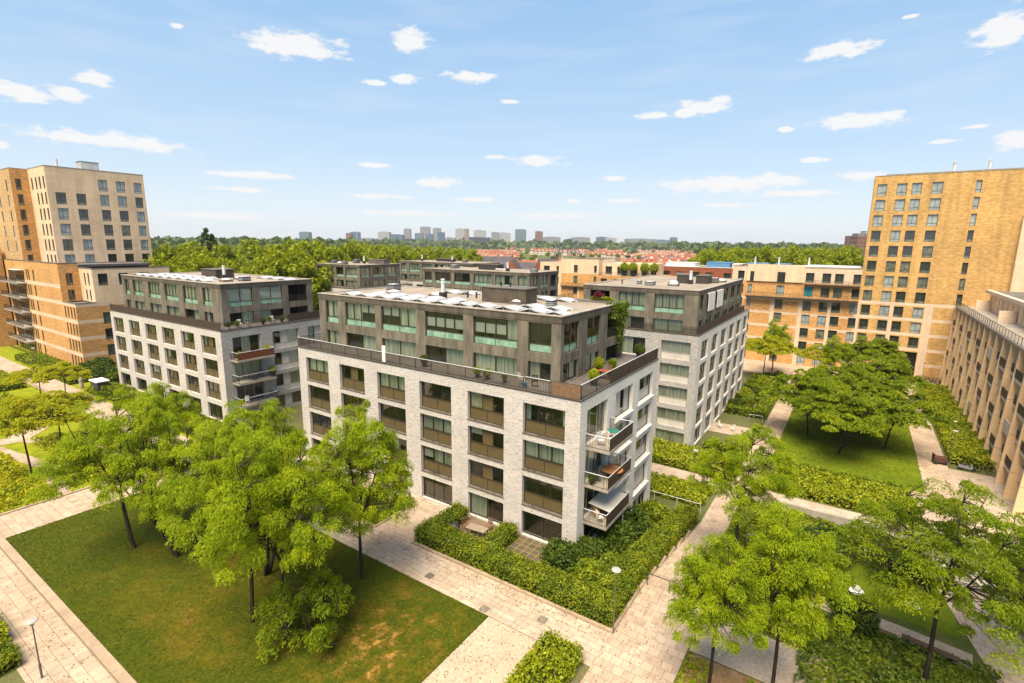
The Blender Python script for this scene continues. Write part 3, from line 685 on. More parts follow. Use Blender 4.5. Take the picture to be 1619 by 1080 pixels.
# =============================================================== left block (B2)
B2 = building('apartment_block', -49.4, 0, 0, 'second nearest grey brick block at left, with a rust brown screen on its top balcony', 'apartment block', g_block)
x0 = -83.2; cA = [(-x-3.65, -x) for x in (50.85, 56.3, 61.9, 67.3, 72.85, 78.6)]
ops = [(a-x0, b_-x0, 11.2-2.4-3*j, 11.2-3*j) for a, b_ in cA for j in range(3)] + [(a-x0, b_-x0, .1, 2.2) for a, b_ in cA]
opsE = [(1.37, 5.08, 8.4-3*j, 11.15-3*j) for j in range(3)] + [(6.8, 10.7, 8.75-3*j, 11.2-3*j) for j in range(4)] + [(12.2, 16, 8.75-3*j, 11.2-3*j) for j in range(4)]
ps0 = -82.8
phS = [(-81.9, -80.2), (-78.9, -75.4), (-73.5, -69.6), (-68.2, -64.2), (-62.6, -58.6), (-57.2, -54.9)]
FS2, FE2, GS2, GE2 = block(B2, -83.2, -49.4, 0, 17.05, -3, dict(ops=ops), dict(ops=opsE),
    dict(rect=(ps0, -52.4, 2.0, 15.4), S=[(a-ps0, b_-ps0, 'cccc'[:4]) for a, b_ in phS], E=[(.9, 4.2, 'ww'), (5.2, 8.6, 'ww'), (9.5, 12.6, 'open')], pergola=(ps0+.75, -53.2, 2.75, 11.2)), M_BRICKW, M_BRICKG)
for i, (a, b_) in enumerate(cA):
    for j in range(3): brown_bay(FS2, a-x0, 8.8-3*j, 3.65, 2.4, ['lpn', 'npn', 'lnc', 'cnn', 'cpn', 'nnn', 'npc', 'ynn'][(i*3+j*5) % 8])
    window(FS2, a-x0, .1, 3.65, 2.1, (1, 1, 1), fr=M_BROWND, pat='nnn', name='garden_door')
for j in range(3): window(FE2, 1.37, 8.4-3*j, 3.71, 2.75, (1, 1, 1) if j else (1, .8, 1), fr=M_PALEF, pat=['ncn', 'ccc', 'nnn'][j], depth=.35, name='balcony_door')
for j in range(4):
    window(FE2, 6.8, 8.75-3*j, 3.9, 2.45, (1.25, 1.1, 1.5), sp=.72, spn=2, fr=M_PALEF, spm=M_PANELW, pat=['npw', 'npw', 'npc', 'npn'][j], depth=.3)
    window(FE2, 12.2, 8.75-3*j, 3.8, 2.45, (1, 1, 1), sp=.72, spn=2, fr=M_PALEF, spm=M_PANELW, pat='cpc', depth=.3)
M_RUST = plain('rust_brown_cloth', (.15,.05,.025), .8, .2, .3, scale=3)
for j in range(3): balcony(FE2, .9, 5.9, 8.42-3*j, 1.7, solid=M_RUST if j == 0 else None)
railing(FS2, .05, 33.7, 12.22, 1.0, .06, solid=M_SCREEN, name='terrace_screen'); railing(FE2, .05, 9.2, 12.22, .95, .06); railing(FE2, 9.3, 16.9, 12.22, 1.1, .06, solid=M_SCREEN, name='terrace_screen')
roof_box(B2, -68.5, -64.2, 7.5, 10.2, 17.66, 18.9, plain('dark_timber_cladding', (.07,.055,.042), .8, .2, .3)); flue(B2, -62.6, 7.9, 17.66, 1.5)
skylight(B2, -59.5, 8.5, 17.66); vent(B2, -56.3, 7.4, 17.66, .6, .6); vent(B2, -73.5, 11, 17.66, .7, .5); skylight(B2, -57, 5.2, 17.66)
nm = ('first', 'second', 'third', 'fourth', 'fifth', 'sixth', 'seventh', 'eighth')
for i in range(8): solar(-80.2+2.9*i, 3.0, '%s solar panel pair along the front edge of the left block\'s roof' % nm[i], group='solar panels on the left block')
for i in range(6): solar(-78.5+2.9*i, 5.4, '%s solar panel pair in the second row of the left block\'s roof' % nm[i], group='solar panels on the left block')
for i in range(3): solar(-59.5+2.8*i, 11.5, ('left', 'middle', 'right')[i]+' solar panel pair near the rear right edge of the left block\'s roof', group='solar panels on the left block')

# =============================================================== right block (B3)
B3 = building('apartment_block', -.15, 33, -3, 'grey brick block with white awnings on its penthouse and no solar panels', 'apartment block', g_block)
x0, x1, y0, y1 = -16.8, -.15, 33., 67.4
ops = [(-4.8-x0, -1.02-x0, 11.15-2.35-3*j, 11.15-3*j) for j in range(5)] + [(-12.2-x0, -6.9-x0, 11.15-2.35-3*j, 11.15-3*j) for j in range(5)]
tE = [(34.9, 38.5), (40.5, 44.2), (46.1, 49.8), (51.8, 55.6), (57.5, 61.3), (63.3, 67.0)]
opsE = [(a-y0, b_-y0, 11.1-2.5-3*j, 11.1-3*j) for a, b_ in tE for j in range(4)] + [(a-y0, b_-y0, -2.9, -.7) for a, b_ in tE]
p3 = (-16.2, -.55, 33.25, 61.5)
FS3, FE3, GS3, GE3 = block(B3, x0, x1, y0, y1, -4, dict(ops=ops), dict(ops=opsE),
    dict(rect=p3, S=[(1.0, 3.9, 'open'), (5.2, 8.9, 'cc'), (10.1, 13.9, 'cc')], E=[(.9, 2.6, 'nn'), (4.3, 7.6, 'two'), (9.2, 12.6, 'two'), (14.2, 17.6, 'nn'), (19.0, 22.6, 'nn'), (24.0, 27.2, 'nn')], pergola=(-11.7, -1.3, 34.0, 60.7)), M_BRICKG, M_BRICKE)
for j in range(5): window(FS3, -4.8-x0, 8.8-3*j, 3.78, 2.35, (1, 1, 1), sp=.85 if j < 4 else 0, spn=2, fr=M_PALEF, spm=M_PANELW, pat=['www', 'ccc', 'ccc', 'ccc', 'ccc'][j], depth=.2)
for j in range(5): window(FS3, -12.2-x0, 8.8-3*j, 5.3, 2.35, (1, 1, 1), sp=0, fr=M_PALEF, pat='ccn', depth=.2)
for i, (a, b_) in enumerate(tE):
    for j in range(4): brown_bay(FE3, a-y0, 8.6-3*j, b_-a, 2.5, ['lnc', 'nnn', 'npn', 'cnn', 'npc', 'ncc'][(i*5+j*3) % 6])
    window(FE3, a-y0, -2.9, b_-a, 2.2, (1, 1, 1), fr=M_BROWND, pat='nnn', name='garden_door')
aw = MB(); aw.box(0, 3.5, -.25, -.2, 14.75, 17.0); aw.box(0, 3.5, -.25, -.001, 17.001, 17.1); aw = aw.mesh('awning', M_WHITE); GE3.put('awning', aw, 4.2); GE3.put('awning', aw, 9.15)
railing(FE3, .05, 30.2, 12.22, 1.05, .06, solid=M_SCREEN, name='terrace_screen'); railing(FS3, .1, 16.6, 12.22, .95, .06)
roof_box(B3, -6.8, -5.0, 45, 47, 17.66, 18.9, M_RAIL); roof_box(B3, -4.3, -2.6, 46, 48.4, 17.66, 18.8, M_RAIL); flue(B3, -4.65, 44.5, 17.66, 1.5)
for x, y in ((-6.6, 43), (-5.6, 39.5), (-2.0, 52)): skylight(B3, x, y, 17.66)
vent(B3, -8.6, 38.6, 17.66, .6, .5); vent(B3, -10.5, 39.5, 17.66, .3, .5); vent(B3, -2.4, 49.6, 17.66, .5, .7); pipe(B3, -12.5, 38, 17.66)

# =============================================================== blocks behind (B4, B5, B6)
def rear_block(name_loc, x0, x1, y0, y1, label, phS, phE, open_left=False, rail=True):
    r = building('apartment_block', x1, y0, -3, label, 'apartment block', g_block)
    n = int((x1-x0-1)/5.45); ops = [(1.2+5.45*k, 4.85+5.45*k, 8.8-3*j, 11.2-3*j) for k in range(n) for j in range(4)]
    n2 = int((y1-y0-1)/5.45); opsE = [(1.2+5.45*k, 4.85+5.45*k, 8.8-3*j, 11.2-3*j) for k in range(n2) for j in range(4)]
    rc = (x0+2.6, x1-2.9, y0+2.6, y1-1.6)
    fS, fE, gS, gE = block(r, x0, x1, y0, y1, -4, dict(ops=ops), dict(ops=opsE), dict(rect=rc, S=phS, E=phE, pergola=(rc[0]+(5.2 if open_left else .75), rc[1]-.75, rc[2]+.75, rc[3]-.75)), M_BRICKW, M_BRICKW)
    for a, b_, c, d in ops: tower_window(fS, a, c, b_-a, d-c, int(a+c) % 2, (1, 1, 1))
    for a, b_, c, d in opsE: tower_window(fE, a, c, b_-a, d-c, int(a+c) % 2, (1, 1, 1))
    if rail: railing(fS, .05, x1-x0-.05, 12.22, 1.0, .06, step=.2); railing(fE, .05, y1-y0-.05, 12.22, 1.0, .06, step=.2)
    return r
L4 = 30.3
b4S = [(.6, 1.9, 'open'), (2.6, 5.4, 'open'), (6.3, 9.3, 'cnhh'), (10.2, 13.0, 'hhnn'), (14.0, 17.4, 'mccm'), (18.4, 20.8, 'ww'), (21.6, 24.4, 'nn'), (25.2, 29.6, 'cccc')]
B4 = rear_block(0, -118, -82, 49, 66.5, 'far grey brick block whose concrete penthouse is open at the left corner', b4S, [(.6, 3.2, 'cc'), (4.2, 8.0, 'nncc'), (9.2, 12.0, 'cc')], True)
vent(B4, -100, 56, 17.66, .6, .8); vent(B4, -96, 60, 17.66, .7, .9); vent(B4, -92.5, 53.4, 17.66, .6, .7); flue(B4, -93, 60, 17.66, 1.6); roof_box(B4, -92, -86, 60.5, 62.5, 17.66, 18.7, M_ROOFD); pipe(B4, -97.5, 57, 17.66); skylight(B4, -96.5, 55, 17.66)
b5S = [(.6, 2.7, 'nn'), (3.6, 8.0, 'nnnn'), (9.0, 13.2, 'nnnn'), (14.2, 18.8, 'cccc'), (19.6, 24.0, 'ccnc'), (25.0, 27.2, 'cc')]
B5 = rear_block(0, -66.8, -33.6, 49, 64.5, 'grey brick block directly behind the nearest roof, with dark blue curtained penthouse windows', b5S, [(.6, 3.2, 'cc'), (4.1, 7.0, 'cc'), (8.0, 10.6, 'open')])
roof_box(B5, -52.5, -47.3, 56.5, 58.5, 17.66, 18.8, M_DARK); flue(B5, -43.9, 55, 17.66, 1.4); vent(B5, -59.6, 57, 17.66, .8, .7); vent(B5, -37.6, 55, 17.66, .6, .6)
b = MB()
for i in range(6): b.bar((-47.2+.6*i+33.6, 6.5-.1*(i % 2), 20.9), (-46.7+.6*i+33.6, 6.5+.1*(i % 2), 21.0), .14, 0, 8)
b.obj('roof_duct', M_METAL, B5)
b6S = [(.7, 3.2, 'cc'), (4.2, 8.4, 'cccc'), (9.4, 13.4, 'cccc'), (14.4, 18.6, 'npnp'), (19.6, 24.0, 'nnnn'), (25.0, 29.0, 'nnnn')]
B6 = rear_block(0, -104, -70, 78, 95, 'farthest grey brick block, its roof peeping out just below the avenue trees', b6S, [(1, 4, 'cc'), (5.4, 9, 'cc')])
flue(B6, -97, 86, 17.66, 1.5); roof_box(B6, -92, -86, 87, 89, 17.66, 18.5, M_DARK); vent(B6, -80, 86, 17.66, .6, .8); flue(B6, -84, 85, 17.66, 1.4)

# =============================================================== right tower (T2) and long wing (M)
def ext(root, x0, x1, y0, y1, z0, z1, mat, roofmat=M_ROOF, name='rear_wall', east=True):
    """hidden sides and roof of a building whose street face is built separately"""
    b = MB(); X, Y, Z = root.location
    b.face([(x0-X,y0+.02-Y,z0-Z),(x0-X,y0+.02-Y,z1-Z),(x0-X,y1-Y,z1-Z),(x0-X,y1-Y,z0-Z)]); east and b.face([(x1-X,y0+.02-Y,z0-Z),(x1-X,y1-Y,z0-Z),(x1-X,y1-Y,z1-Z),(x1-X,y0+.02-Y,z1-Z)])
    b.face([(x0-X,y1-Y,z0-Z),(x0-X,y1-Y,z1-Z),(x1-X,y1-Y,z1-Z),(x1-X,y1-Y,z0-Z)]); b.face([(x0-X,y0-Y,z1-.25-Z),(x1-X,y0-Y,z1-.25-Z),(x1-X,y1-Y,z1-.25-Z),(x0-X,y1-Y,z1-.25-Z)], 1)
    return b.obj(name, [mat, roofmat], root)
def coping(root, x0, x1, y0, y1, z, mat=M_SLAB, t=.35):
    b = MB(); X, Y, Z = root.location
    b.box(x0-.05-X, x1+.05-X, y0-.05-Y, y0+t-Y, z+.002-Z, z+.12-Z); b.box(x0-.05-X, x1+.05-X, y1-t-Y, y1+.05-Y, z+.002-Z, z+.12-Z)
    b.box(x0-.05-X, x0+t-X, y0+t-Y, y1-t-Y, z+.002-Z, z+.12-Z); b.box(x1-t-X, x1+.05-X, y0+t-Y, y1-t-Y, z+.002-Z, z+.12-Z)
    return b.obj('coping', mat, root)
T2 = building('apartment_tower', 16.1, 97.1, -3, 'tall yellow brick apartment tower at the right with a glazed entrance at its foot', 'tower block')
F = Face(T2, 16.1, 97.1, 'S')
cT = [(.6, 2.15), (3.75, 5.35), (6.1, 7.65), (9.2, 10.8)]
ops = [(a, b_, 35.45-2.2-3*k, 35.45-3*k) for a, b_ in cT for k in range(11)]; ops += [(a, b_, 2.45-2.2, 2.45) for a, b_ in cT[:2]] + [(a, b_, -2.9, -.6) for a, b_ in cT[:1]]
ops += [(15.5, 16.35, 35.45-2.2-3*k, 35.45-3*k) for k in range(12)] + [(15.2, 16.35, -2.95, -.6)]
ops = [o for o in ops if not (o[0] > 6 and o[0] < 11 and o[2] < 2.5)]
ops.append((6.2, 10.9, -2.98, 2.45))
def mf(x, z):
    if z > 12.3: return 0
    if 0 <= x < .35 or 11.0 < x < 12.3 or 5.4 < x < 6.05 : return 1
    zz = (12.3-z) % 3.0
    return 1 if zz < .62 else 0
zb = [12.3]+[12.3-3*k-.62 for k in range(5)]+[12.3-3*k for k in range(1, 6)]
shell(F, 0, 28, -3.2, 37, ops, [M_YBRICK, M_CREAM], .35, matf=mf, xb=[.35, 5.4, 6.05, 11.0, 12.3], zb=zb)
for i, (a, b_, c, d) in enumerate(ops):
    if d-c > 3:
        window(F, a, c, b_-a, d-c, (1, 1, 1, 1, 1), fr=M_GREYF, pat='n', glass=M_WINDK, depth=1.2, name='entrance_glazing'); continue
    r2 = random.Random(i*7+3); k = int((35.45-d)/3+.1)
    tower_window(F, a, c, b_-a, d-c, (2 if k < 3 else r2.choice([0, 0, 1, 0, 2])), (1, 1) if b_-a > 1 else (1,), depth=.2)
ext(T2, 16.1, 44.1, 97.1, 114, -3.2, 37, M_YBRICK); coping(T2, 16.1, 44.1, 97.1, 114, 37)
for x in (28.5, 33.6, 38.6): flue(T2, x, 101, 36.8, 2.2, .28)
o = MB()
for i in range(9): o.box(18+i*2.9-16.1, 20.7+i*2.9-16.1, 1.2, 2.9, 40.3, 40.42); o.box(18.1+i*2.9-16.1, 18.2+i*2.9-16.1, 1.3, 1.4, 39.8, 40.3)
o.obj('roof_canopy', M_SLAB, T2)
# pale stone return at its right
o = MB(); o.box(22.6, 28.05, -.9, -.004, 0, 32.0); T2R = o.mesh('stone_return', M_CREAMT); inst('stone_return', T2R, T2)

MW = building('apartment_wing', 0, 97.1, -3, 'long orange brick wing with cream bands and a dark gallery, joining the tall right tower', 'apartment block')
F = Face(MW, -9.0, 97.1, 'S')
cM = [(9.5, 11.05), (15.0, 16.6), (18.1, 19.7), (20.4, 22.0), (23.7, 25.05)]; cN = [(3.6, 4.4), (1.2, 2.6)]
ops = [(a, b_, 17.55-2.15-3*k, 17.55-3*k) for a, b_ in cM+cN for k in range(2)] + [(a, b_, 11.45-2.2-3*k, 11.45-3*k) for a, b_ in cM+cN for k in range(5)]
def mf2(x, z):
    if z > 15.35: return 1
    if z > 11.7: return 0
    for c in (.0, 8.6, 14.2, 19.75, 24.6):
        if c < x < c+.8: return 1
    return 1 if (11.7-z) % 3.0 < .55 or (11.7-z) % 3.0 < 0 else 0
zb = [15.35, 11.7]+[11.7-3*k-.55 for k in range(5)]+[11.7-3*k for k in range(1, 5)]
shell(F, 0, 25.1, -3.2, 18.6, ops, [M_OBRICK, M_CREAM], .3, matf=mf2, xb=[.8, 8.6, 9.4, 14.2, 15.0, 19.75, 20.35, 24.6, 25.1-.002], zb=zb)
for i, (a, b_, c, d) in enumerate(ops): tower_window(F, a, c, b_-a, d-c, random.Random(i*5+1).choice([0, 0, 1, 0, 2]), (1, 1) if b_-a > 1 else (1,), depth=.2)
ext(MW, -9, 16.1, 97.1, 110, -3.2, 18.6, M_OBRICK); coping(MW, -9, 16.06, 97.1, 110, 18.6)
o = MB(); o.box(9-6.5+.9, 25.05, -1.3, -.003, 11.72, 12.0); F.put('gallery', o.mesh('gallery', M_RAIL)); railing(F, 3.4, 25.0, 12.0, 1.0, -1.25, step=.16, name='gallery_railing')
o = MB(); o.box(14.9, 25.05, -.9, -.003, 14.95, 15.12); F.put('ledge', o.mesh('ledge', M_RAIL)); railing(F, 14.95, 25.0, 15.12, .9, -.85, step=.16, name='gallery_railing')
o = MB(); o.box(3.2, 14.7, -.32, -.004, 15.36, 19.15); F.put('stone_panel', shellme := o.mesh('stone_panel', M_CREAMT))
for a, b_, c, d in [(9.5, 11.05, 15.4, 17.55), (3.9, 4.7, 15.4, 17.55)]: window(F, a, c, b_-a, d-c, (1, 1), fr=M_GREYF, pat='n', glass=M_WINDK, depth=-.40)
for x in (-5, 0, 6): flue(MW, x, 101, 18.4, 1.9, .2)
o = MB(); o.box(6, 15.8, 3, 9, 21.4, 22.05); o.bar((3.5, 2.2, 21.9), (15.6, 2.2, 21.9), .22); o.obj('roof_plant', M_METAL, MW)
o = MB(); 
DR = window(F, 15.0, 12.3, 1.6, 2.25, (1, 1), fr=M_GREYF, spm=plain('teal_paint', (.02,.22,.24), .5), pat='pp', depth=.08, name='teal_shutter')

# set-back block seen between the rear blocks (C)
CB = building('apartment_building', -48, 97, -3, 'cream topped orange brick apartment building with a planted roof terrace', 'apartment block')
F = Face(CB, -54.1, 97, 'S')
cC = [(3.8, 5.0), (9.9, 10.7)]
ops = [(a, b_, 17.55-2.15-3*k, 17.55-3*k) for a, b_ in cC for k in range(4)]
shell(F, 0, 11.3, -3.2, 19.2, ops, [M_OBRICK, M_CREAMT], .3, matf=lambda x, z: 1 if z > 15.2 or 11.2 < z < 11.7 or (x > 5.2 and x < 5.6 and z < 11.7) else 0, zb=[15.2, 11.7, 11.2], xb=[5.2, 5.6])
for i, (a, b_, c, d) in enumerate(ops): tower_window(F, a, c, b_-a, d-c, i % 2, (1, 1))
ext(CB, -54.1, -42.8, 97, 112, -3.2, 19.2, M_CREAMT); coping(CB, -54.1, -42.8, 97, 112, 19.2)
F2 = Face(CB, -42.75, 99.2, 'S'); ops = [(a, a+1.9, 15.2, 17.4) for a in (.9, 4.3, 8)] 
shell(F2, 0, 14, 15.0, 18.3, ops, [M_CREAMT], .3)
for a, b_, c, d in ops: tower_window(F2, a, c, 1.9, 2.2, 0)
ext(CB, -42.75, -28.7, 99.2, 108, 15, 18.3, M_CREAMT, M_METAL)
F3 = Face(CB, -42.75, 97.0, 'S'); ops = [(a, a+1.8, 12.0-3*k, 14.2-3*k) for a in (.6, 4.2, 8.4, 12) for k in range(4)]
shell(F3, 0, 16.5, -3.2, 15.0, ops, [M_OBRICK, M_CREAM], .3, matf=lambda x, z: 1 if 11.2 < z < 11.7 else 0, zb=[11.2, 11.7])
for i, (a, b_, c, d) in enumerate(ops): tower_window(F3, a, c, 1.8, 2.2, i % 3)
ext(CB, -42.75, -26.25, 97.0, 108, -3.2, 15.25, M_OBRICK, M_SLAB); railing(F3, .1, 16.4, 15.0, .9, .08, step=.2, name='terrace_railing')
railing(F, .1, 11.2, 11.7, .9, -.7, step=.2, name='gallery_railing'); o = MB(); o.box(0, 11.25, -.75, -.003, 11.5, 11.69); F.put('gallery', o.mesh('gallery', M_RAIL))
F4 = Face(CB, -62, 98.5, 'S'); ops = [(1.2, 3.2, 14.8, 17), (5.4, 6.2, 14.8, 17), (1.2, 3.2, 11.8, 14), (5.4, 6.2, 11.8, 14)]
shell(F4, 0, 7.85, -3.2, 18.1, ops, [M_CREAMT], .3)
for a, b_, c, d in ops: tower_window(F4, a, c, b_-a, 2.2, 0)
ext(CB, -62, -54.15, 98.5, 110, -3.2, 18.1, M_CREAMT)
# red brick range with white roof lights behind the right block
RB = building('brick_building', -10, 112, -3, 'low red brick range with white and blue roof units, behind the right block\'s roof', 'building')
F = Face(RB, -32, 112, 'S'); ops = [(a, a+1.8, 14.3, 16.1) for a in (2, 5.6, 10, 13.4, 18, 22, 25.5, 29)]
shell(F, 0, 34, -3.2, 17.4, ops, [M_RBRICK], .25)
for i, (a, b_, c, d) in enumerate(ops): tower_window(F, a, c, 1.8, 1.8, (0, 2, 0, 1)[i % 4])
ext(RB, -32, 2, 112, 124, -3.2, 17.4, M_RBRICK, M_SLAB); coping(RB, -32, 2, 112, 124, 17.4, M_WHITE)
M_BLUE = plain('blue_sheet', (.10,.24,.42), .5); 
for x, w, m_ in ((-30, 8, M_WHITE), (-19, 6, M_BLUE), (-9, 5, M_BLUE), (-2.5, 3.5, M_BLUE), (-12.4, 2.6, M_WHITE)):
    roof_box(RB, x, x+w, 114, 119, 17.16, 18.4 if m_ is M_WHITE else 18.7, m_, 'roof_unit', m_)

# =============================================================== left tower (T1) and its low wing
T1 = building('apartment_tower', -116.2, 3.4, 0, 'tall cream and orange stepped apartment tower at the far left', 'tower block')
def tower_face(root, ox, oy, d, Lw, z0, z1, ops, mats, vs=(0, 0, 1, 2), matf=None, xb=(), zb=(), depth=.22, cols2=1.0):
    depth = .05 if d == 'S' else depth; F = Face(root, ox, oy, d); shell(F, 0, Lw, z0, z1, ops, mats, .32, matf=matf, xb=xb, zb=zb)
    for i, (a, b_, c, e) in enumerate(ops): tower_window(F, a, c, b_-a, e-c, random.Random(i*3+int(ox)).choice(vs), (1, 1) if b_-a > cols2 else (1,), depth=depth)
    return F
ty = [(1.15, 2.8), (4.4, 6.0)]; ty2 = [(8.3, 9.9), (11.4, 13.05), (14.6, 16.1)]
ops = [(a, b_, 32.2-2.25-3*k, 32.2-3*k) for a, b_ in ty for k in range(5)] + [(a, b_, 35.25-2.25-3*k, 35.25-3*k) for a, b_ in ty2 for k in range(6)]
tower_face(T1, -116.2, 3.4, 'E', 16.6, 0, 37, ops, [M_CREAMT], (2, 1, 0, 2, 0))
ops = [(9.9-q-.95, 9.9-q, 35.15-2.3, 35.15) for q in (.75, 3.0, 5.2, 7.6)] + [(9.9-q-.95, 9.9-q, 35.15-2.3-3*k, 35.15-3*k) for q in (.75, 3.0, 5.2) for k in range(1, 6)]
tower_face(T1, -126.1, 3.4, 'S', 9.9, 0, 37, ops, [M_CREAMT], (0, 0))
ops = [(.7, 1.6, 35-2.2-3*k, 35-3*k) for k in range(6)]
tower_face(T1, -126.1, .6, 'E', 2.8, 0, 36.9, ops, [M_OBRICK], (0,))
ops = [(q, q+1.0, 34.8-2.2-3*k, 34.8-3*k) for q in (20.5, 14.4, 8) for k in range(5)]
tower_face(T1, -150, .6, 'S', 23.9, 0, 36.9, ops, [brick_yellow('pale_orange_brick', (.60,.40,.20), (.50,.30,.13), .12)], (2, 1))
ext(T1, -126.1, -116.2, 3.4, 20, 0, 37, M_CREAMT, east=False); ext(T1, -150, -126.1, .6, 18, 0, 36.9, M_OBRICK, east=False)
coping(T1, -126.05, -116.2, 3.4, 20, 37); coping(T1, -150, -126.15, .6, 18, 36.9)
roof_box(T1, -119.5, -117, 9.5, 12.5, 36.75, 38.6, M_METAL); flue(T1, -120, 6.5, 36.75, 1.8)
b = MB()
LW = building('apartment_wing', -98.3, 0, 0, 'stepped orange brick wing with cream bands at the foot of the left tower', 'apartment block')
def mfL(x, z):
    if z > 16.2: return 0
    for zz in (15.05, 12.05, 9.05, 6.05, 3.05):
        if zz-.65 < z < zz: return 1
    return 0
zbL = [q for zz in (15.05, 12.05, 9.05, 6.05, 3.05) for q in (zz, zz-.65)]
ops = [(q, q+.85, 14.9-3*k+.2, 17.25-3*k) for q in (.9+12.7, 2.1+12.7, 5.0+12.7) for k in range(6)]
ops = [(a, b_, c, d) for a, b_, c, d in ops if c > -.2]
low = [(q, q+.75, 11.3-2.1-3*k, 11.3-3*k) for q in (30.6, 32.2, 34.6, 36.9) for k in range(4)]
# front, upper left part (z to 18.8) and lower right part (z to 12)
tower_face(LW, -137, 0, 'S', 32.5, 0, 18.85, ops, [M_OBRICK, M_CREAM], (0, 0), mfL, zb=zbL)
tower_face(LW, -104.5, 0, 'S', 6.2, 0, 12.0, [(a-32.5+.0, b_-32.5, c, d) for a, b_, c, d in [(q, q+.7, 11.3-2.1-3*k, 11.3-3*k) for q in (32.9, 34.4, 35.9, 37.4) for k in range(4)]], [M_OBRICK, M_CREAM], (0, 0), mfL, zb=zbL)
tower_face(LW, -104.5, .0, 'E', 3.0, 12.0, 18.85, [(1.0, 2.0, 14.9, 17.1), (1.0, 2.0, 12.1, 14.1)], [M_OBRICK], (0,))
tower_face(LW, -104.5, 3.0, 'S', 6.2, 12, 18.0, [(2.2, 2.9, 15, 17.2), (3.9, 4.6, 15, 17.2), (2.2, 2.9, 12.2, 14.2), (3.9, 4.6, 12.2, 14.2)], [M_CREAMT], (0,))
def mfE(x, z):
    if z > 12.05: return 2
    return 1 if any(zz-.65 < z < zz for zz in (12.05, 9.05, 6.05, 3.05)) else 0
tower_face(LW, -98.3, 3.0, 'E', 12.6, 12, 18.0, [(.8, 2.3, 15-3*k, 17.15-3*k) for k in range(1)]+[(3.95, 5.5, 15, 17.15), (7.4, 9, 15, 17.15)], [M_CREAMT], (0,))
tower_face(LW, -98.3, 0, 'E', 15.6, 0, 11.998, [(a, a+1.5, 8-3*k, 10.15-3*k+0) for a in (3.8, 6.95, 10.4) for k in range(3)], [M_OBRICK, M_CREAM], (0, 1), lambda x, z: mfE(x, z) % 2, zb=zbL)
b = MB()
def bx(x0, x1, y0, y1, z0, z1, m): b.box(x0+98.3, x1+98.3, y0, y1, z0, z1, m)
bx(-136.9, -104.6, .1, 15, 18.2, 18.6, 0); bx(-104.5, -98.4, .1, 3.1, 11.5, 11.8, 0); bx(-104.4, -98.4, 3.1, 15.5, 17.4, 17.8, 0); bx(-136.9, -104.6, 14.6, 15, 0, 18.2, 1); bx(-104.5, -98.4, 15.2, 15.5, 0, 17.4, 1)
b.obj('roof', [M_ROOFD, M_OBRICK], LW)
b = MB()
for (x0_, x1_, y0_, y1_, z) in ((-137, -104.5, 0, 15, 18.85), (-104.45, -98.3, 3, 15.6, 18.0)):
    b.box(x0_+98.3, x1_+98.35, y0_-.05, y0_+.3, z+.002, z+.14); b.box(x1_+98.3-.3, x1_+98.35, y0_+.3, y1_, z+.002, z+.14)
b.box(-6.15, .05, -.05, .3, 12.002, 12.12); b.box(-.3, .05, .3, 3.0-.01, 12.002, 12.12); b.obj('coping', M_ROOFD, LW)
# stack of recessed balconies on the far-left part
Fb = Face(LW, -137, 0, 'S')
for k in range(6):
    z = 14.55-3*k
    if z < -.6: continue
    o = MB(); o.box(.8, 13.2, -1.5, -.003, z-.25, z+.0); ob = Fb.put('balcony', o.mesh('balcony', M_SLAB)); o = MB()
    o.box(.8, 13.2, -1.5, -1.46, z+.95, z+1.0)
    for i in range(60): o.box(.8+i*.205, .83+i*.205, -1.49, -1.47, z, z+.95)
    inst('railing', o.mesh('railing', M_RAIL), ob)
    window(Fb, 2, z, 10, 2.3, (1, 1, 1, 1, 1, 1), fr=M_DARK, pat='n', glass=M_WINDK, depth=-.1, name='balcony_glazing')
    o = MB(); o.box(7.4, 12.6, -1.2, -.12, z+2.45, z+2.55); Fb.put('awning', o.mesh('awning', M_WHITE))
o = MB(); o.box(0, 8.6, 0, 8, 0, 21.2, 0); o.box(-.1, 8.7, -.1, 8.1, 21.202, 21.3, 1)
LB = building('apartment_building', -150, -8, 0, 'orange brick building cut by the left edge of the photo, with dark recessed windows', 'apartment block')
F = Face(LB, -152, -3.5, 'S'); tower_face(LB, -160, -3.5, 'S', 22, 0, 21.2, [(q, q+2.2, 18-3*k-2, 18.2-3*k) for q in (14.5, 18.6) for k in range(6)], [M_OBRICK, M_CREAM], (0,), lambda x, z: 1 if z % 3 < .5 else 0, zb=[q for k in range(7) for q in (3*k, 3*k+.5)])
ext(LB, -160, -138, -3.5, 0-.05, 0, 21.2, M_OBRICK, M_ROOFD)

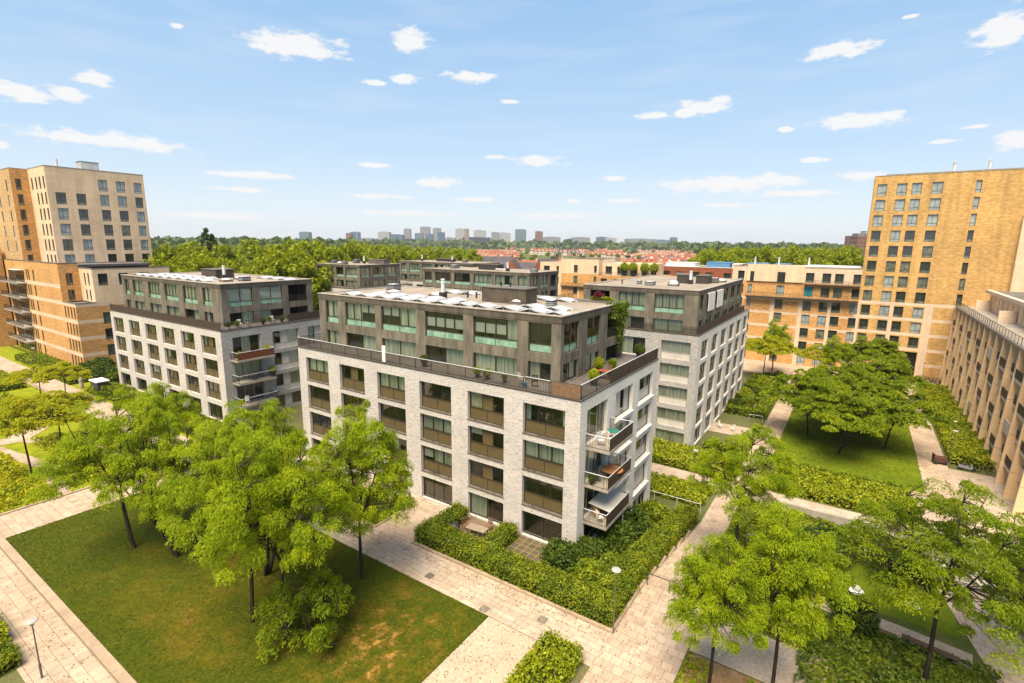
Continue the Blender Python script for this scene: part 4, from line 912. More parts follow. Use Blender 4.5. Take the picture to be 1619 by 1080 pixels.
# =============================================================== right courtyard building (R)
RC = building('apartment_building', 33, 60, -3, 'tan stone apartment building at the right edge with slanting fins and dark balcony railings', 'apartment block')
F = Face(RC, 33.2, 96.9, 'W')   # x runs from Y=96.9 towards the camera
Lr = 62
bw = 4.1; nb = int(Lr/bw)
ops = []
for i in range(nb):
    for k in range(5):
        z = 8.8-3*k
        ops.append((i*bw+.8, i*bw+2.9, z, z+2.2))
shell(F, 0, Lr, -3.2, 12, ops, [M_CREAMR], .25)
for i, (a, b_, c, d) in enumerate(ops): tower_window(F, a, c, b_-a, 2.2, random.Random(i).choice([0, 0, 0, 1]), depth=.15)
for i in range(nb+1):
    x = i*bw; fin = MB(); t_, bt_ = 1.5, 2.3
    fin.face([(x-.15,-.005,12.0),(x-.15,-t_,12.0),(x-.15,-bt_,-3.1),(x-.15,-.005,-3.1)]); fin.face([(x+.15,-.005,12.0),(x+.15,-.005,-3.1),(x+.15,-bt_,-3.1),(x+.15,-t_,12.0)])
    fin.face([(x-.15,-t_,12.0),(x+.15,-t_,12.0),(x+.15,-bt_,-3.1),(x-.15,-bt_,-3.1)], 1); fin.face([(x-.15,-.005,12),(x+.15,-.005,12),(x+.15,-t_,12),(x-.15,-t_,12)], 1)
    for z in (9, 6, 3, 0): fin.box(x-.156, x+.156, -t_-.05*(12-z), -.01, z, z+.03, 2)
    F.put('fin', fin.mesh('fin', [M_CREAMR, M_CREAM, M_ROOFD]))
for i in range(nb):
    for k in range(4):
        z = 8.8-3*k; x = i*bw; dd = (1.15 if (i+k) % 2 else 1.55)+.1*k
        o = MB(); o.box(x+.16, x+bw-.16, -dd, -.004, z-.55, z-.05); ob = F.put('balcony', o.mesh('balcony', M_CREAM))
        o = MB()
        if (i*3+k) % 7 == 3:
            o.box(x+.16, x+bw-.16, -dd, -dd+.1, z-.045, z+1.0); inst('balcony_wall', o.mesh('balcony_wall', M_CREAM), ob); continue
        o.box(x+.3, x+bw-.3, -dd-.05, -dd-.0, z+.85, z+.93); o.box(x+.3, x+bw-.3, -dd-.04, -dd-.01, z+.0, z+.05)
        nq = 18 if i > 3 else 9
        for q in range(nq): o.box(x+.3+q*(bw-.6)/nq, x+.3+(q+.55)*(bw-.6)/nq, -dd-.045, -dd-.015, z-.1, z+.85)
        inst('railing', o.mesh('railing', M_RAIL), ob)
o = MB(); o.box(-.1, Lr, -1.55, 3.0, 12.002, 12.25); F.put('terrace', o.mesh('terrace', M_SLAB)); railing(F, 0, Lr, 12.25, 1.0, -1.45, step=.4, name='terrace_railing', posts=1.6, cap=M_RAIL)
ops = [(1+3.2*i, 3.2+3.2*i, 12.3, 14.7) for i in range(18)]
F5 = Face(RC, 35.6, 92.5, 'W'); shell(F5, 0, 58, 12.25, 15.3, ops, [M_CREAM], .3)
for a, b_, c, d in ops: tower_window(F5, a, c, 2.2, 2.4, 0)
b = MB(); b.box(35.0-33, 46-33, 35-60, 92.7-60, 18.302, 18.65, 0); b.box(34.9-33, 35.6-33, 35-60, 92.8-60, 18.3, 18.85, 1); b.obj('roof', [M_ROOFD, M_CREAM], RC)
b = MB(); b.box(35.7-33, 46-33, 35-60, 92.4-60, 0, 18.29); b.obj('rear_wall', M_CREAMR, RC)
for i, yy in enumerate((90.5, 72)): o = MB(); o.box(33.6-33, 35.59-33, yy-60, yy+.3-60, 15.25, 17.0); o.obj('terrace_divider', M_CREAM, RC)

# =============================================================== vegetation builders
nr = np.random.default_rng(11)
def quads_from(c, u, w):
    """c centres, u half-length vectors, w half-width vectors -> verts, faces"""
    v = np.stack([c-u-w, c+u-w, c+u+w, c-u+w], 1).reshape(-1, 3); f = np.arange(len(v)).reshape(-1, 4); return v, f
def unit(a): return a/np.maximum(np.linalg.norm(a, axis=1, keepdims=True), 1e-9)
def leaves_rand(c, size, g, asp=.55, flat=0.):
    n = len(c); d = unit(g.normal(size=(n, 3))*[1, 1, 1-flat]); e = unit(np.cross(d, g.normal(size=(n, 3)))); s = size*(.7+.6*g.random((n, 1)))
    return quads_from(c, d*s*.5, e*s*.5*asp)
def tubes(segs, n=6):
    V = []; Fc = []; k = 0
    for a, b, ra, rb in segs:
        a = np.array(a, float); b = np.array(b, float); d = b-a; L_ = np.linalg.norm(d)
        if L_ < 1e-6: continue
        d /= L_; u = np.cross(d, [0, 0, 1.]) if abs(d[2]) < .95 else np.cross(d, [1., 0, 0]); u /= np.linalg.norm(u); w = np.cross(d, u)
        t = np.arange(n)*2*math.pi/n; ring = np.cos(t)[:, None]*u+np.sin(t)[:, None]*w
        V.append(np.concatenate([a+ring*ra, b+ring*rb]))
        for i in range(n): j = (i+1) % n; Fc.append((k+i, k+j, k+n+j, k+n+i))
        k += 2*n
    return np.concatenate(V), np.array(Fc)
def curve(a, b, bow, k=4):
    a, b = np.array(a, float), np.array(b, float); t = np.linspace(0, 1, k+1)[:, None]
    return a+(b-a)*t+np.array(bow)*(4*t*(1-t))*.5
def feather_tree(seed, H, Rr, fork, ncl, per, leaf, lean=0., layered=.35, stems=1, low=.0, fr=(.17, .032), clr=.85):
    """honey-locust like tree: slender trunk, spreading limbs, drooping feathery sprays"""
    g = np.random.default_rng(seed); segs = []; tips = []
    limbs = []
    for s in range(stems):
        a = g.random()*6.28; base = np.array([0, 0, -.3]) if stems == 1 else np.array([math.cos(a)*.15, math.sin(a)*.15, -.3])
        top = np.array([g.normal()*.25+lean, g.normal()*.25, fork]) if stems == 1 else np.array([math.cos(a+s*2.1)*1.3, math.sin(a+s*2.1)*1.3, fork])
        p = curve(base, top, g.normal(size=3)*.12, 4); rr = np.linspace(.15*H/12, .105*H/12, 5)
        for i in range(4): segs.append((p[i], p[i+1], rr[i], rr[i+1]))
        nl = 5 if stems == 1 else 3
        for i in range(nl):
            an = a+s+i*2*math.pi/nl+g.normal()*.3; rad = Rr*(.35+.3*g.random()) if i else Rr*.12; z = H*(.72+.18*g.random()) if i else H*.93
            e = top+np.array([math.cos(an)*rad, math.sin(an)*rad, z-fork]); q = curve(top, e, [math.cos(an)*.6, math.sin(an)*.6, -.3], 6); r1 = np.linspace(.075*H/12, .018, 7)
            for j in range(6): segs.append((q[j], q[j+1], r1[j], r1[j+1]))
            limbs.append(q)
    nodes = np.concatenate([q[1:] for q in limbs])
    # foliage pads in tiers over a rounded envelope
    cs = []
    while len(cs) < ncl:
        x, y = g.uniform(-1.15, 1.15, 2); r_ = math.hypot(x, y)/(1+.16*math.sin(3*math.atan2(y, x)+seed)+.10*math.sin(5*math.atan2(y, x)+seed*2))
        if r_ > 1: continue
        r_ = min(r_, 1)
        zt = math.sqrt(max(0, 1-r_**2*.85)); zb = low+(1-low)*.18*r_
        t = g.random()**.7; t = round(t*5+g.normal()*.35)/5. if layered < .3 else t; z = zb+(zt-zb)*min(1.03, max(0, t))
        z0c = fork*.78 if low >= 0 else .8
        cs.append((x*Rr*(.92+.12*g.random()), y*Rr*(.92+.12*g.random()), z0c+(H-z0c)*z))
    cs = np.array(cs); cs[:, 0] += lean
    V = []; 
    for c in cs:
        d = np.linalg.norm((nodes-c)*[1, 1, 1.2]+[0, 0, .6], axis=1); nd = nodes[np.argmin(d)]
        q = curve(nd, c, [0, 0, .35], 3); r1 = [.030, .022, .014, .007]
        for j in range(3): segs.append((q[j], q[j+1], r1[j], r1[j+1]))
    n = ncl*per; ci = np.repeat(np.arange(ncl), per); cr_ = (.5+1.0*g.random(ncl))*clr*Rr/4.2
    an = g.random(n)*6.283; rr = np.sqrt(g.random(n)); rad = rr*cr_[ci]*1.05
    out = np.stack([np.cos(an), np.sin(an), np.zeros(n)], 1)
    outc = unit(cs*[1, 1, 0]+1e-6)[ci]; ctr = cs[ci]
    P = ctr+out*rad[:, None]; P[:, 2] += -.55*(rr**2)*cr_[ci]+g.normal(size=n)*.16*layered*2.2
    d = unit(out*.6+.4*outc+g.normal(size=(n, 3))*.75); d[:, 2] = -.15-.7*rr*g.random(n)+.3*g.normal(size=n); d = unit(d)
    s = fr[0]*(.7+.7*g.random((n, 1))); w = unit(np.cross(d, np.array([0, 0, 1.])+g.normal(size=(n, 3))*.55))*fr[1]*(.8+.6*g.random((n, 1)))
    v, f = quads_from(P, d*s, w)
    tv, tf = tubes(segs)
    return np_mesh('trunk', tv, tf, M_BARK, smooth=True), np_mesh('crown', v, f, leaf)
def plant_tree(x, y, z, meshes, sc, rz, label, group, name='tree', cat='tree', leafname='crown'):
    o = empty(name, (x, y, z), rz, label=label, cat=cat, group=group); o.scale = sc if isinstance(sc, tuple) else (sc,)*3
    inst('trunk', meshes[0], o); inst(leafname, meshes[1], o); return o
def crown_tree(seed, H, Rr, ncl, per, leaf, ls=.34, zb=.18):
    """dense broad crown of leaf clumps"""
    g = np.random.default_rng(seed); cs = unit(g.normal(size=(ncl, 3))); cs *= (g.random((ncl, 1))**.4)*.9
    c = cs*[Rr, Rr, H*(1-zb)/2]+[0, 0, H*(1+zb)/2]; n = ncl*per; ci = np.repeat(np.arange(ncl), per)
    rad = Rr*(.16+.16*g.random(ncl))[ci]; p = unit(g.normal(size=(n, 3))*[1, 1, .8])*(g.random((n, 1))**.33)*rad[:, None]
    v, f = leaves_rand(c[ci]+p, ls, g, .7, .3)
    segs = [((0, 0, -.5), (0, 0, H*.45), .32, .2)]+[((0, 0, H*.35), tuple(c[i]), .13, .03) for i in range(0, ncl, max(1, ncl//12))]
    tv, tf = tubes(segs, 6); return np_mesh('trunk', tv, tf, M_BARK), np_mesh('crown', v, f, leaf)
def leafbox(boxes, dens, ls, leaf, g, name='hedge', jit=.09, wild=0., **k):
    """clipped hedge: solid twiggy core covered with leaves; boxes (x0,x1,y0,y1,h) follow the ground"""
    b = MB(); P = []
    for x0, x1, y0, y1, h in boxes:
        nx, ny = max(1, int((x1-x0)/2)), max(1, int((y1-y0)/2))
        for i in range(nx):
            for j in range(ny):
                a0, a1 = x0+(x1-x0)*i/nx, x0+(x1-x0)*(i+1)/nx; c0, c1 = y0+(y1-y0)*j/ny, y0+(y1-y0)*(j+1)/ny; z = hz((a0+a1)/2, (c0+c1)/2)
                b.box(a0+(.1 if i == 0 else 0), a1-(.1 if i == nx-1 else 0), c0+(.1 if j == 0 else 0), c1-(.1 if j == ny-1 else 0), z-.3, z+h-.1)
        A = [(x1-x0)*(y1-y0), (x1-x0)*h, (x1-x0)*h, (y1-y0)*h, (y1-y0)*h]
        for q, a in enumerate(A):
            n = int(a*dens*(1 if q == 0 else .8)); u, w = g.random(n), g.random(n)
            if q == 0: p = np.stack([x0+u*(x1-x0), y0+w*(y1-y0), np.full(n, h)], 1)
            elif q in (1, 2): p = np.stack([x0+u*(x1-x0), np.full(n, (y0, y1)[q-1]), w*h], 1)
            else: p = np.stack([np.full(n, (x0, x1)[q-3]), y0+u*(y1-y0), w*h], 1)
            bump = .10*np.sin(p[:, 0]*2.3+p[:, 1]*1.1)*np.sin(p[:, 1]*2.9-p[:, 0]*.7)*(1+wild*2)
            p[:, 2] += np.array([hz(a_, b_) for a_, b_ in p[:, :2]]) if abs(hz(x0, y0)-hz(x1, y1)) > .01 or y1 > 0 else 0
            p += g.normal(size=(n, 3))*jit
            if q == 0: p[:, 2] += bump+abs(g.normal(size=n))*wild*.3
            P.append(p)
    P = np.concatenate(P); v, f = leaves_rand(P, ls, g, .6)
    bv = np.array(b.v); bf = np.array(b.f)+len(v)
    me = np_mesh(name, np.concatenate([v, bv]), np.concatenate([f, bf]), [leaf, M_CORE], np.concatenate([np.zeros(len(f), np.int32), np.ones(len(bf), np.int32)]))
    o = bpy.data.objects.new(name, me); C.objects.link(o); return setp(o, **k)
def cover(x0, x1, y0, y1, dens, h, ls, leaf, g, name='ground_cover', poly=None, clump=.6, **k):
    """low planting: leaves heaped in small mounds"""
    n = int((x1-x0)*(y1-y0)*dens); p = np.stack([g.uniform(x0, x1, n), g.uniform(y0, y1, n), np.zeros(n)], 1)
    if poly is not None: p = p[poly(p[:, 0], p[:, 1])]; n = len(p)
    nc = max(4, int((x1-x0)*(y1-y0)*clump)); cc = np.stack([g.uniform(x0, x1, nc), g.uniform(y0, y1, nc)], 1); hh = .35+.65*g.random(nc)
    top = np.zeros(n)
    for s in range(0, n, 4000):
        d = np.linalg.norm(p[s:s+4000, None, :2]-cc[None], axis=2); top[s:s+4000] = np.max(hh[None]*np.clip(1-(d/1.25)**2, 0, 1), axis=1)
    p[:, 2] = np.array([hz(a, b_) for a, b_ in p[:, :2]])+h*(.12+.88*top)*(.55+.45*g.random(n))
    v, f = leaves_rand(p, ls, g, .6, .4); return inst(name, np_mesh(name, v, f, leaf), kind='stuff', **k)
def bush_mesh(seed, leaf, n=3200, ls=.16, H=1.7, Rr=1.2):
    g = np.random.default_rng(seed); c = unit(g.normal(size=(26, 3)))*[Rr*.6, Rr*.6, H*.3]+[0, 0, H*.48]; ci = g.integers(0, 26, n)
    p = c[ci]+unit(g.normal(size=(n, 3)))*(g.random((n, 1))**.35)*Rr*.42; p = p[p[:, 2] > .02]
    v, f = leaves_rand(p, ls, g, .55); segs = [((0, 0, -.1), tuple(c[i]), .03, .008) for i in range(12)]; tv, tf = tubes(segs, 5)
    return np_mesh('foliage', v, f, leaf), np_mesh('stem', tv, tf, M_BARK)

# =============================================================== the grounds
flat('path', -46, 5.45, -8.95, -5.95, M_PAVE); flat('path', -42.9, -38.05, -30, -8.96, M_PAVE2)
flat('path', -38.04, 2.4, -26.9, -24.15, M_PAVE2); 
flat('path', 5.46, 9.6, -30, -.2, M_PAVE2, .021); flat('path', 2.55, 5.44, -8.94, -7.9, M_PAVE, .022)
flat('lawn', -38.0, -1.6, -23.55, -9.0, M_LAWN, .05); 
flat('gravel_path', -1.55, 2.5, -30, -9.0, M_GRAVEL, .03)
kerb(-38.2, -1.6, -24.12, -23.6, .10); kerb(-1.6, 2.4, -24.12, -23.6, .03); kerb(-43.15, -42.9, -30, -4, .14)
kerb(-11.3, 5.5, -5.95, -5.72, .18); kerb(5.30, 5.5, -5.72, 0, .18); kerb(5.30, 5.5, .01, 12, .12); kerb(-27, -15.4, -6.0, -5.8, .12); kerb(-15.6, -15.4, -5.8, -3, .12)
flat('path', -15.4, -11.35, -5.94, -.05, M_PAVE2, .021); flat('path', -33, -9.5, -2.2, -.03, M_PAVE, .0225)
flat('patio', -10.0, -5.9, -3.8, -.04, roofm('worn_patio_slabs', (.20,.13,.09), (.14,.10,.07)), .03); flat('patio', -4.9, -1.0, -4.0, -.04, M_PATIO, .03)
flat('planting_bed', -5.0, 5.3, -5.7, -.05, M_SOIL, .014); flat('planting_bed', .05, 5.28, -.04, 17, M_SOIL, .03); flat('planting_bed', -27, -15.65, -5.8, -2.3, M_SOIL, .02)
# far left garden
flat('planting_bed', -160, -43.2, -44, -.05, soil('leafy_ground', [(.3, (.12,.16,.008)), (.55, (.22,.24,.010)), (.75, (.30,.28,.015))], .8, .1), .03)
strip('path', [(-43.2, -18.6), (-52, -17.2), (-62, -19), (-75, -21)], 1.3, M_PAVE2, .05)
strip('path', [(-66, -22), (-64, -16.5), (-56, -13.0), (-43.3, -11.6)], 1.5, M_PAVE2, .054)
strip('path', [(-150, -7.2), (-112, -7.0), (-84, -6.8), (-46, -7)], 3.4, M_PAVE2, .06)
strip('path', [(-66, -24), (-64.5, -17), (-70, -12), (-82, -8.6)], 2.6, M_PAVE2, .064)
# right-hand courtyard, three metres lower
flat('path', 5.5, 7.9, -.19, 25, M_PAVE2, .03); flat('path', -4, 22.8, 23.2, 26.6, M_PAVE, .034); flat('path', 6.3, 9.0, 26.61, 97, M_PAVE2, .03); flat('path', 24.2, 27.1, 26.7, 97, M_PAVE2, .03)
flat('path', 9.01, 24.19, 82, 97, M_PAVE2, .034); flat('path', -20, 6.29, 84, 97, M_PAVE2, .034); flat('path', 22.8, 40, 26.65, 45.6, M_PAVE, .026); flat('path', -3.0, 6.2, 42.2, 46.6, M_PAVE, .034)
flat('path', 27.11, 33, 88.5, 97, M_PAVE2, .034); flat('path', 31.6, 33.1, 45.61, 88.4, M_KERB, .03)
flat('lawn', 9.05, 24.15, 35.6, 81.9, M_LAWN2, .05); kerb(9.0, 24.2, 35.2, 35.55, .12)
flat('lawn', 14.8, 23.0, 5.5, 11.0, M_LAWN2, .04); strip('gravel_path', [(11.5, 7.5), (15, 4.6), (19, 4.2), (23.3, 3.6)], 1.5, M_GRAVEL, .055)
flat('gravel_path', 9.7, 16.5, -4.6, -.9, M_GRAVEL, .03)
strip('path', [(27.2, -3), (25.4, 4), (24.0, 10.8), (24.2, 13)], 3.1, M_PAVE2, .05)
# steps in the right path
b = MB()
for i in range(10): b.box(22.8, 25.8, 12.6+i*.8, 13.4+i*.8+.0, -3.3, .06-.3*i)
b.obj('steps', M_SLAB, label='pale stone steps in the right path going down to the lower courtyard', cat='steps')
flat('planting_bed', 9.65, 60, -40, 11.5, M_SOIL, .02); flat('planting_bed', 9.65, 22.7, 11.51, 23, M_SOIL, .02)
kerb(10, 22.6, 22.75, 23.1, .9, M_SLAB, 'retaining_wall')
flat('mulch', 9.9, 15, -8.5, -4.7, M_BARKM, .035)

g = nr
H_ = lambda bx_, label, leaf=M_HEDGE, dens=300, ls=.105, group=None, cat='hedge', **k: leafbox(bx_, dens, ls, leaf, g, label=label, cat=cat, group=group, **k)
H_([(-11.2, 5.2, -5.65, -3.95, 1.25)], 'long clipped hedge along the path in front of the nearest block')
H_([(3.6, 5.2, -3.9, 15.5, 1.3)], 'clipped hedge running down the right side garden of the nearest block', wild=.25)
H_([(-6.1, -4.9, -3.9, -.5, 1.15)], 'short hedge between the two small patios of the nearest block', dens=200)
H_([(-11.2, -9.9, -3.9, -.6, 1.2)], 'short hedge closing the left side of the patio with the wooden table', dens=200)
H_([(2.65, 4.85, -15.5, -8.9, .95)], 'square clipped hedge beside the gravel path at the bottom of the photo', M_HEDGEY, 220, .13)
H_([(-27, -23.4, -31, -26.6, 1.0)], 'clipped hedge in the bottom left corner of the photo', M_HEDGEY); H_([(-22.9, -20.6, -30, -26.7, .7)], 'lower hedge in front of the bottom left corner hedge', M_HEDGE)
H_([(-26.8, -15.8, -5.6, -3.0, .9)], 'low hedge bed behind the foreground trees, left of the entrance path', M_BEDD, 140)
# left garden hedges
for i, (bx_, lb) in enumerate([((-119, -101, -4.6, -1.2, 1.1), 'dark clipped hedge in front of the far left wing\'s balconies'), ((-98, -88.5, -5.0, -1.5, 1.1), 'clipped hedge right of the far left path, before the orange wing'),
    ((-112, -92, -16.5, -9.6, 1.0), 'broad clipped hedge left of the far left path'), ((-140, -116, -14, -9.2, 1.0), 'clipped hedge at the left edge of the photo by the far path'), ((-97, -84, -1.2, 1.5, 1.5), 'shaggy dark hedge between the orange wing and the left block'),
    ((-84.5, -70, -3.4, -1.6, .8), 'low dark hedge along the foot of the left block')]):
    H_([bx_], lb, M_HEDGE if i != 2 else M_HEDGEY, 45 if bx_[0] < -80 else 80, .26)
cover(-90, -43.4, -30, -18.9, 60, .75, .24, M_BED, g, label='yellow green shrubs and perennials in the beds left of the lawn', cat='planting', poly=lambda x, y: (y < -20.2-.12*(x+52)) if False else np.ones(len(x), bool))
cover(-62, -43.4, -16.2, -12.6, 60, .7, .22, M_BED, g, label='yellow green planting between the two narrow garden paths', cat='planting')
cover(-84, -43.4, -10.8, -8.9, 60, .6, .24, M_HEDGEY, g, label='low planting along the near side of the wide left path', cat='planting', clump=.3)
cover(-92, -68, -30, -12, 34, .6, .28, M_HEDGEY, g, label='rough green planting beyond the curved garden path', cat='planting')
cover(-83, -34, -4.9, -.3, 50, .7, .24, M_HEDGE, g, label='green planting at the foot of the left block', cat='planting')
cover(-130, -92, -30, -16.8, 16, .7, .4, M_HEDGEY, g, label='green planting in the far left garden', cat='planting')
cover(.3, 3.5, -3.8, 15, 110, 1.1, .17, M_BEDD, g, label='bushy planting filling the side garden of the nearest block', cat='planting')
cover(-4.0, 3.5, -3.9, -.3, 60, .45, .14, M_HEDGE, g, label='low plants inside the corner of the front hedge', cat='planting', poly=lambda x, y: (x > -.8))
M_GRASS = leafm('grass_blades', [(.3, (.05,.085,.004)), (.5, (.10,.12,.005)), (.7, (.19,.15,.012))], .2, .35)
cover(-38.05, -1.5, -23.6, -8.95, 75, .05, .13, M_GRASS, g, name='grass', label='tufts of mown grass on the front lawn', cat='grass')
cover(9.0, 24.2, 35.6, 81.9, 26, .06, .2, leafm('green_grass_blades', [(.3, (.08,.12,.004)), (.7, (.15,.19,.006))], .2, .35), g, name='grass', label='tufts of mown grass on the lower courtyard lawn', cat='grass')
M_LITTER = leafm('fallen_leaves', [(.3, (.09,.05,.02)), (.5, (.18,.13,.03)), (.7, (.14,.17,.02))], .1, 1.5)
def litter(x0, x1, y0, y1, n, label):
    p = np.stack([nr.uniform(x0, x1, n), nr.uniform(y0, y1, n), np.full(n, .065)], 1); v, f = leaves_rand(p, .07, nr, .7, .97); inst('leaf_litter', np_mesh('leaf_litter', v, f, M_LITTER), kind='stuff', label=label, cat='fallen leaves')
litter(-1.5, 2.5, -20, -9, 260, 'fallen leaves on the gravel path beside the lawn'); litter(-38, 5.4, -6.9, -5.96, 700, 'fallen leaves along the kerb of the front hedge'); litter(-38, 5.4, -8.9, -6.9, 260, 'fallen leaves on the path along the front lawn'); litter(5.5, 9.6, -16, -.3, 160, 'fallen leaves on the paved path at the bottom'); litter(-38, -15, -26.8, -24.2, 180, 'fallen leaves on the bottom left path')
cover(7.95, 9.9, -.1, 22.8, 90, .6, .18, M_HEDGE, g, label='strip of green planting right of the ramp', cat='planting', clump=1.2)
flat('planting_bed', 7.91, 9.64, -.19, 22.9, M_SOIL, .03)
# right side slopes and beds
cover(9.8, 22.6, 11.6, 22.6, 95, .7, .2, M_HEDGE, g, label='dense green planting on the bank above the retaining wall', cat='planting')
cover(9.8, 14.7, -.7, 11.5, 90, .55, .18, M_HEDGE, g, label='green planting between the ramp and the small lawn', cat='planting')
cover(15, 24.4, -4, 3.3, 90, .6, .18, M_BEDD, g, label='mixed perennials around the bench at the lower right', cat='planting')
cover(10, 23.5, -14, -4.7, 80, .55, .18, M_HEDGE, g, label='green planting at the bottom right edge of the photo', cat='planting', poly=lambda x, y: (x > 15) | (y < -8))
cover(9.7, 14, -9.5, -5, 90, .4, .15, M_HEDGEY, g, label='bright low plants round the mulch bed at the bottom', cat='planting', poly=lambda x, y: (x < 11.2) | (x > 13))
cover(27.2, 45, -20, 26, 55, .8, .24, M_HEDGE, g, label='leafy planting along the right edge of the photo', cat='planting')
H_([(1.6-.0, 6.2, 26.8, 32.6, .9)], 'broad flat hedge in front of the right block', M_HEDGEY, 90, .2); H_([(-6, 1.55, 26.8, 32.6, .9)], 'flat hedge behind the nearest block, left part', M_HEDGEY, 70, .2)
H_([(-3, 4.8, 18.6, 22.6, .7)], 'low hedge below the metal handrail behind the nearest block', M_HEDGEY, 90, .2)
H_([(10, 22.4, 27.0, 33.2, 1.0)], 'wide clipped hedge between the lower lawn and the cross path', M_HEDGEY, 80, .2); H_([(10, 22.4, 34.0, 34.9, .7)], 'narrow low hedge edging the lower lawn', M_HEDGE, 80, .2)
H_([(27.6, 31.4, 47.4, 88, 1.25)], 'long broad hedge beside the fins of the tan building', M_HEDGEY, 55, .26)
for i, bx_ in enumerate([(.3, 5.9, 52, 53.6, 1.1), (4.4, 5.9, 53.7, 76, 1.1), (.2, 4.3, 60, 61.4, 1.1), (.2, 4.3, 68, 69.4, 1.1), (.2, 4.3, 75.5, 77.5, 1.1), (1.2, 6.1, 34.4, 36, .9), (4.7, 6.1, 36.1, 42, .9)]):
    H_([bx_], ['front hedge of the private gardens on the long side of the right block', 'long hedge between those gardens and the courtyard path', 'first cross hedge in the gardens of the right block', 'second cross hedge in the gardens of the right block', 'rear cross hedge in the gardens of the right block', 'short hedge by the front corner of the right block', 'hedge beside the white patio of the right block'][i], M_HEDGE, 60, .24)

# =============================================================== trees
FINE = (.075, .017)
FT = [feather_tree(s, 13, 4.4, f, 175, 270, M_LEAF, low=lw, layered=.34, fr=FINE, clr=.50) for s, f, lw in ((3, 4.6, .08), (8, 5.2, .14), (21, 4.6, .14))]
FTC = feather_tree(28, 13, 3.9, 4.4, 250, 250, M_LEAF, low=.02, layered=.4, fr=FINE, clr=.56)
FTS = feather_tree(5, 12.5, 4.2, 3.2, 150, 270, M_LEAF, stems=3, layered=.34, fr=FINE, clr=.50, low=.1)
FW = feather_tree(12, 9.5, 5.2, 2.6, 150, 150, M_LEAFD, stems=2, low=.40, layered=.12, fr=(.15, .045), clr=.6)
FW2 = feather_tree(15, 9.5, 5.4, 2.6, 150, 150, M_LEAFD, stems=1, low=.45, layered=.12, fr=(.15, .045), clr=.6)
FY = feather_tree(30, 8, 3.8, 4.6, 100, 150, M_LEAFY, low=.35, layered=.16, fr=(.13, .035), clr=.6)
FN = feather_tree(41, 10.5, 2.9, 4.4, 190, 240, M_LEAF, low=.06, layered=.34, fr=(.068, .015), clr=.62)
FB = feather_tree(45, 11.5, 5.2, 4.6, 230, 230, M_LEAFD, low=.10, layered=.2, fr=(.070, .020), clr=.50)
GL = 'feathery leaved trees on the front lawn'
T_ = plant_tree
T_(-28.2, -18.4, 0, FT[0], (1.0, 1.0, .97), 0.5, 'leftmost tree standing on the front lawn, with a straight dark trunk', GL)
T_(-24.6, -17.0, 0, FTS, (.85, .85, .98), 1.0, 'leaning several-stemmed tree, second from left on the front lawn', GL)
T_(-21.5, -12.2, 0, FT[2], (.85, .85, .92), 2.0, 'tree at the back of the front lawn beside the path, behind the leaning tree', GL)
T_(-13.3, -17.7, 0, FT[1], (.84, .84, 1.05), 4.1, 'tall tree in the middle of the front lawn, left of two close trunks', GL)
T_(-10.2, -17.5, 0, FT[2], (.82, .82, 1.06), 3.0, 'tall tree in the middle of the front lawn, right of two close trunks', GL)
T_(-11.1, -11.0, 0, FTC, (.88, .88, 1.0), .9, 'bright green tree nearest the path, in front of the nearest block\'s façade', GL)
T_(-17.0, -14.5, 0, FTS, (.8, .8, .97), 2.6, 'tree whose crown fills the centre of the front lawn group', GL)
T_(-9.4, -16.4, 0, feather_tree(77, 4.4, 2.4, .9, 60, 170, M_LEAFD, stems=3, low=-.3, fr=(.08, .025), clr=.7), 1, 0, 'low leafy young tree sprouting round the base of the two close trunks', None)
GR = 'bright young trees at the lower right'
T_(11.3, -7.0, 0, FN, (.78, .78, .87), .4, 'bright young tree with thin trunk at the bottom, nearer the paved path', GR)
T_(14.1, -5.2, 0, FN, (.80, .80, 1.04), 2.4, 'bright young tree right of the bottom one, with its trunk on the gravel', GR)
T_(20.9, .3, 0, FB, (.88, .88, 1.02), 1.2, 'big spreading tree at the lower right with a thick dark trunk before the bench', None)
T_(27.5, 4.5, 0, FB, (.8, .8, .9), 3.9, 'tree cut by the right edge of the photo', None)
T_(10.0, 9.0, hz(10, 9), FT[1], (.86, .86, .90), 5.0, 'round dense tree beside the ramp, right of the nearest block', None)
GC = 'wide trees on the lower courtyard lawn'
T_(15.9, 43.1, -3, FW, (1.0, 1.0, .98), 0., 'nearest of the wide trees on the lower courtyard lawn', GC)
T_(20.8, 48.1, -3, FW2, (.98, .98, 1.0), 1.6, 'right-hand wide tree on the lower courtyard lawn', GC)
T_(12.0, 48.5, -3, FW2, (1.0, 1.0, 1.0), 3.5, 'left-hand wide tree on the lower courtyard lawn', GC)
T_(16.4, 57.0, -3, FW, (1.1, 1.1, 1.0), 2.2, 'middle wide tree on the courtyard lawn, behind the nearest one', GC)
T_(19.5, 66, -3, FW2, (1.0, 1.0, 1.0), 4.4, 'farthest wide tree on the lower courtyard lawn', GC)
GF = 'small trees before the long orange wing'
for x, y, s, m_, lb in ((1.8, 78.5, 1.15, FY, 'leftmost small tree before the orange wing'), (3.3, 80.0, 1.1, FY, 'second small tree before the orange wing'), (2.6, 86, 1.1, FN, 'small tree closest to the orange wing at its left end'),
    (10.5, 82.3, .95, FY, 'small tree right of the gap in the courtyard, before the wing'), (13.4, 81, .95, FN, 'small tree in the middle of the row before the wing'), (15.4, 86, .95, FY, 'yellowish small tree at the right of the row before the wing'), (19.5, 84, 1.1, FW, 'broader tree by the tower entrance')):
    T_(x, y, -3, m_, (s*.85, s*.85, s), x, lb, GF)
GLF = 'slender yellow green trees in the left garden'
T_(-50.8, -18.8, 0, FY, (.95, .95, 1.02), 0, 'slender tree with a long bare trunk left of the lawn trees', GLF)
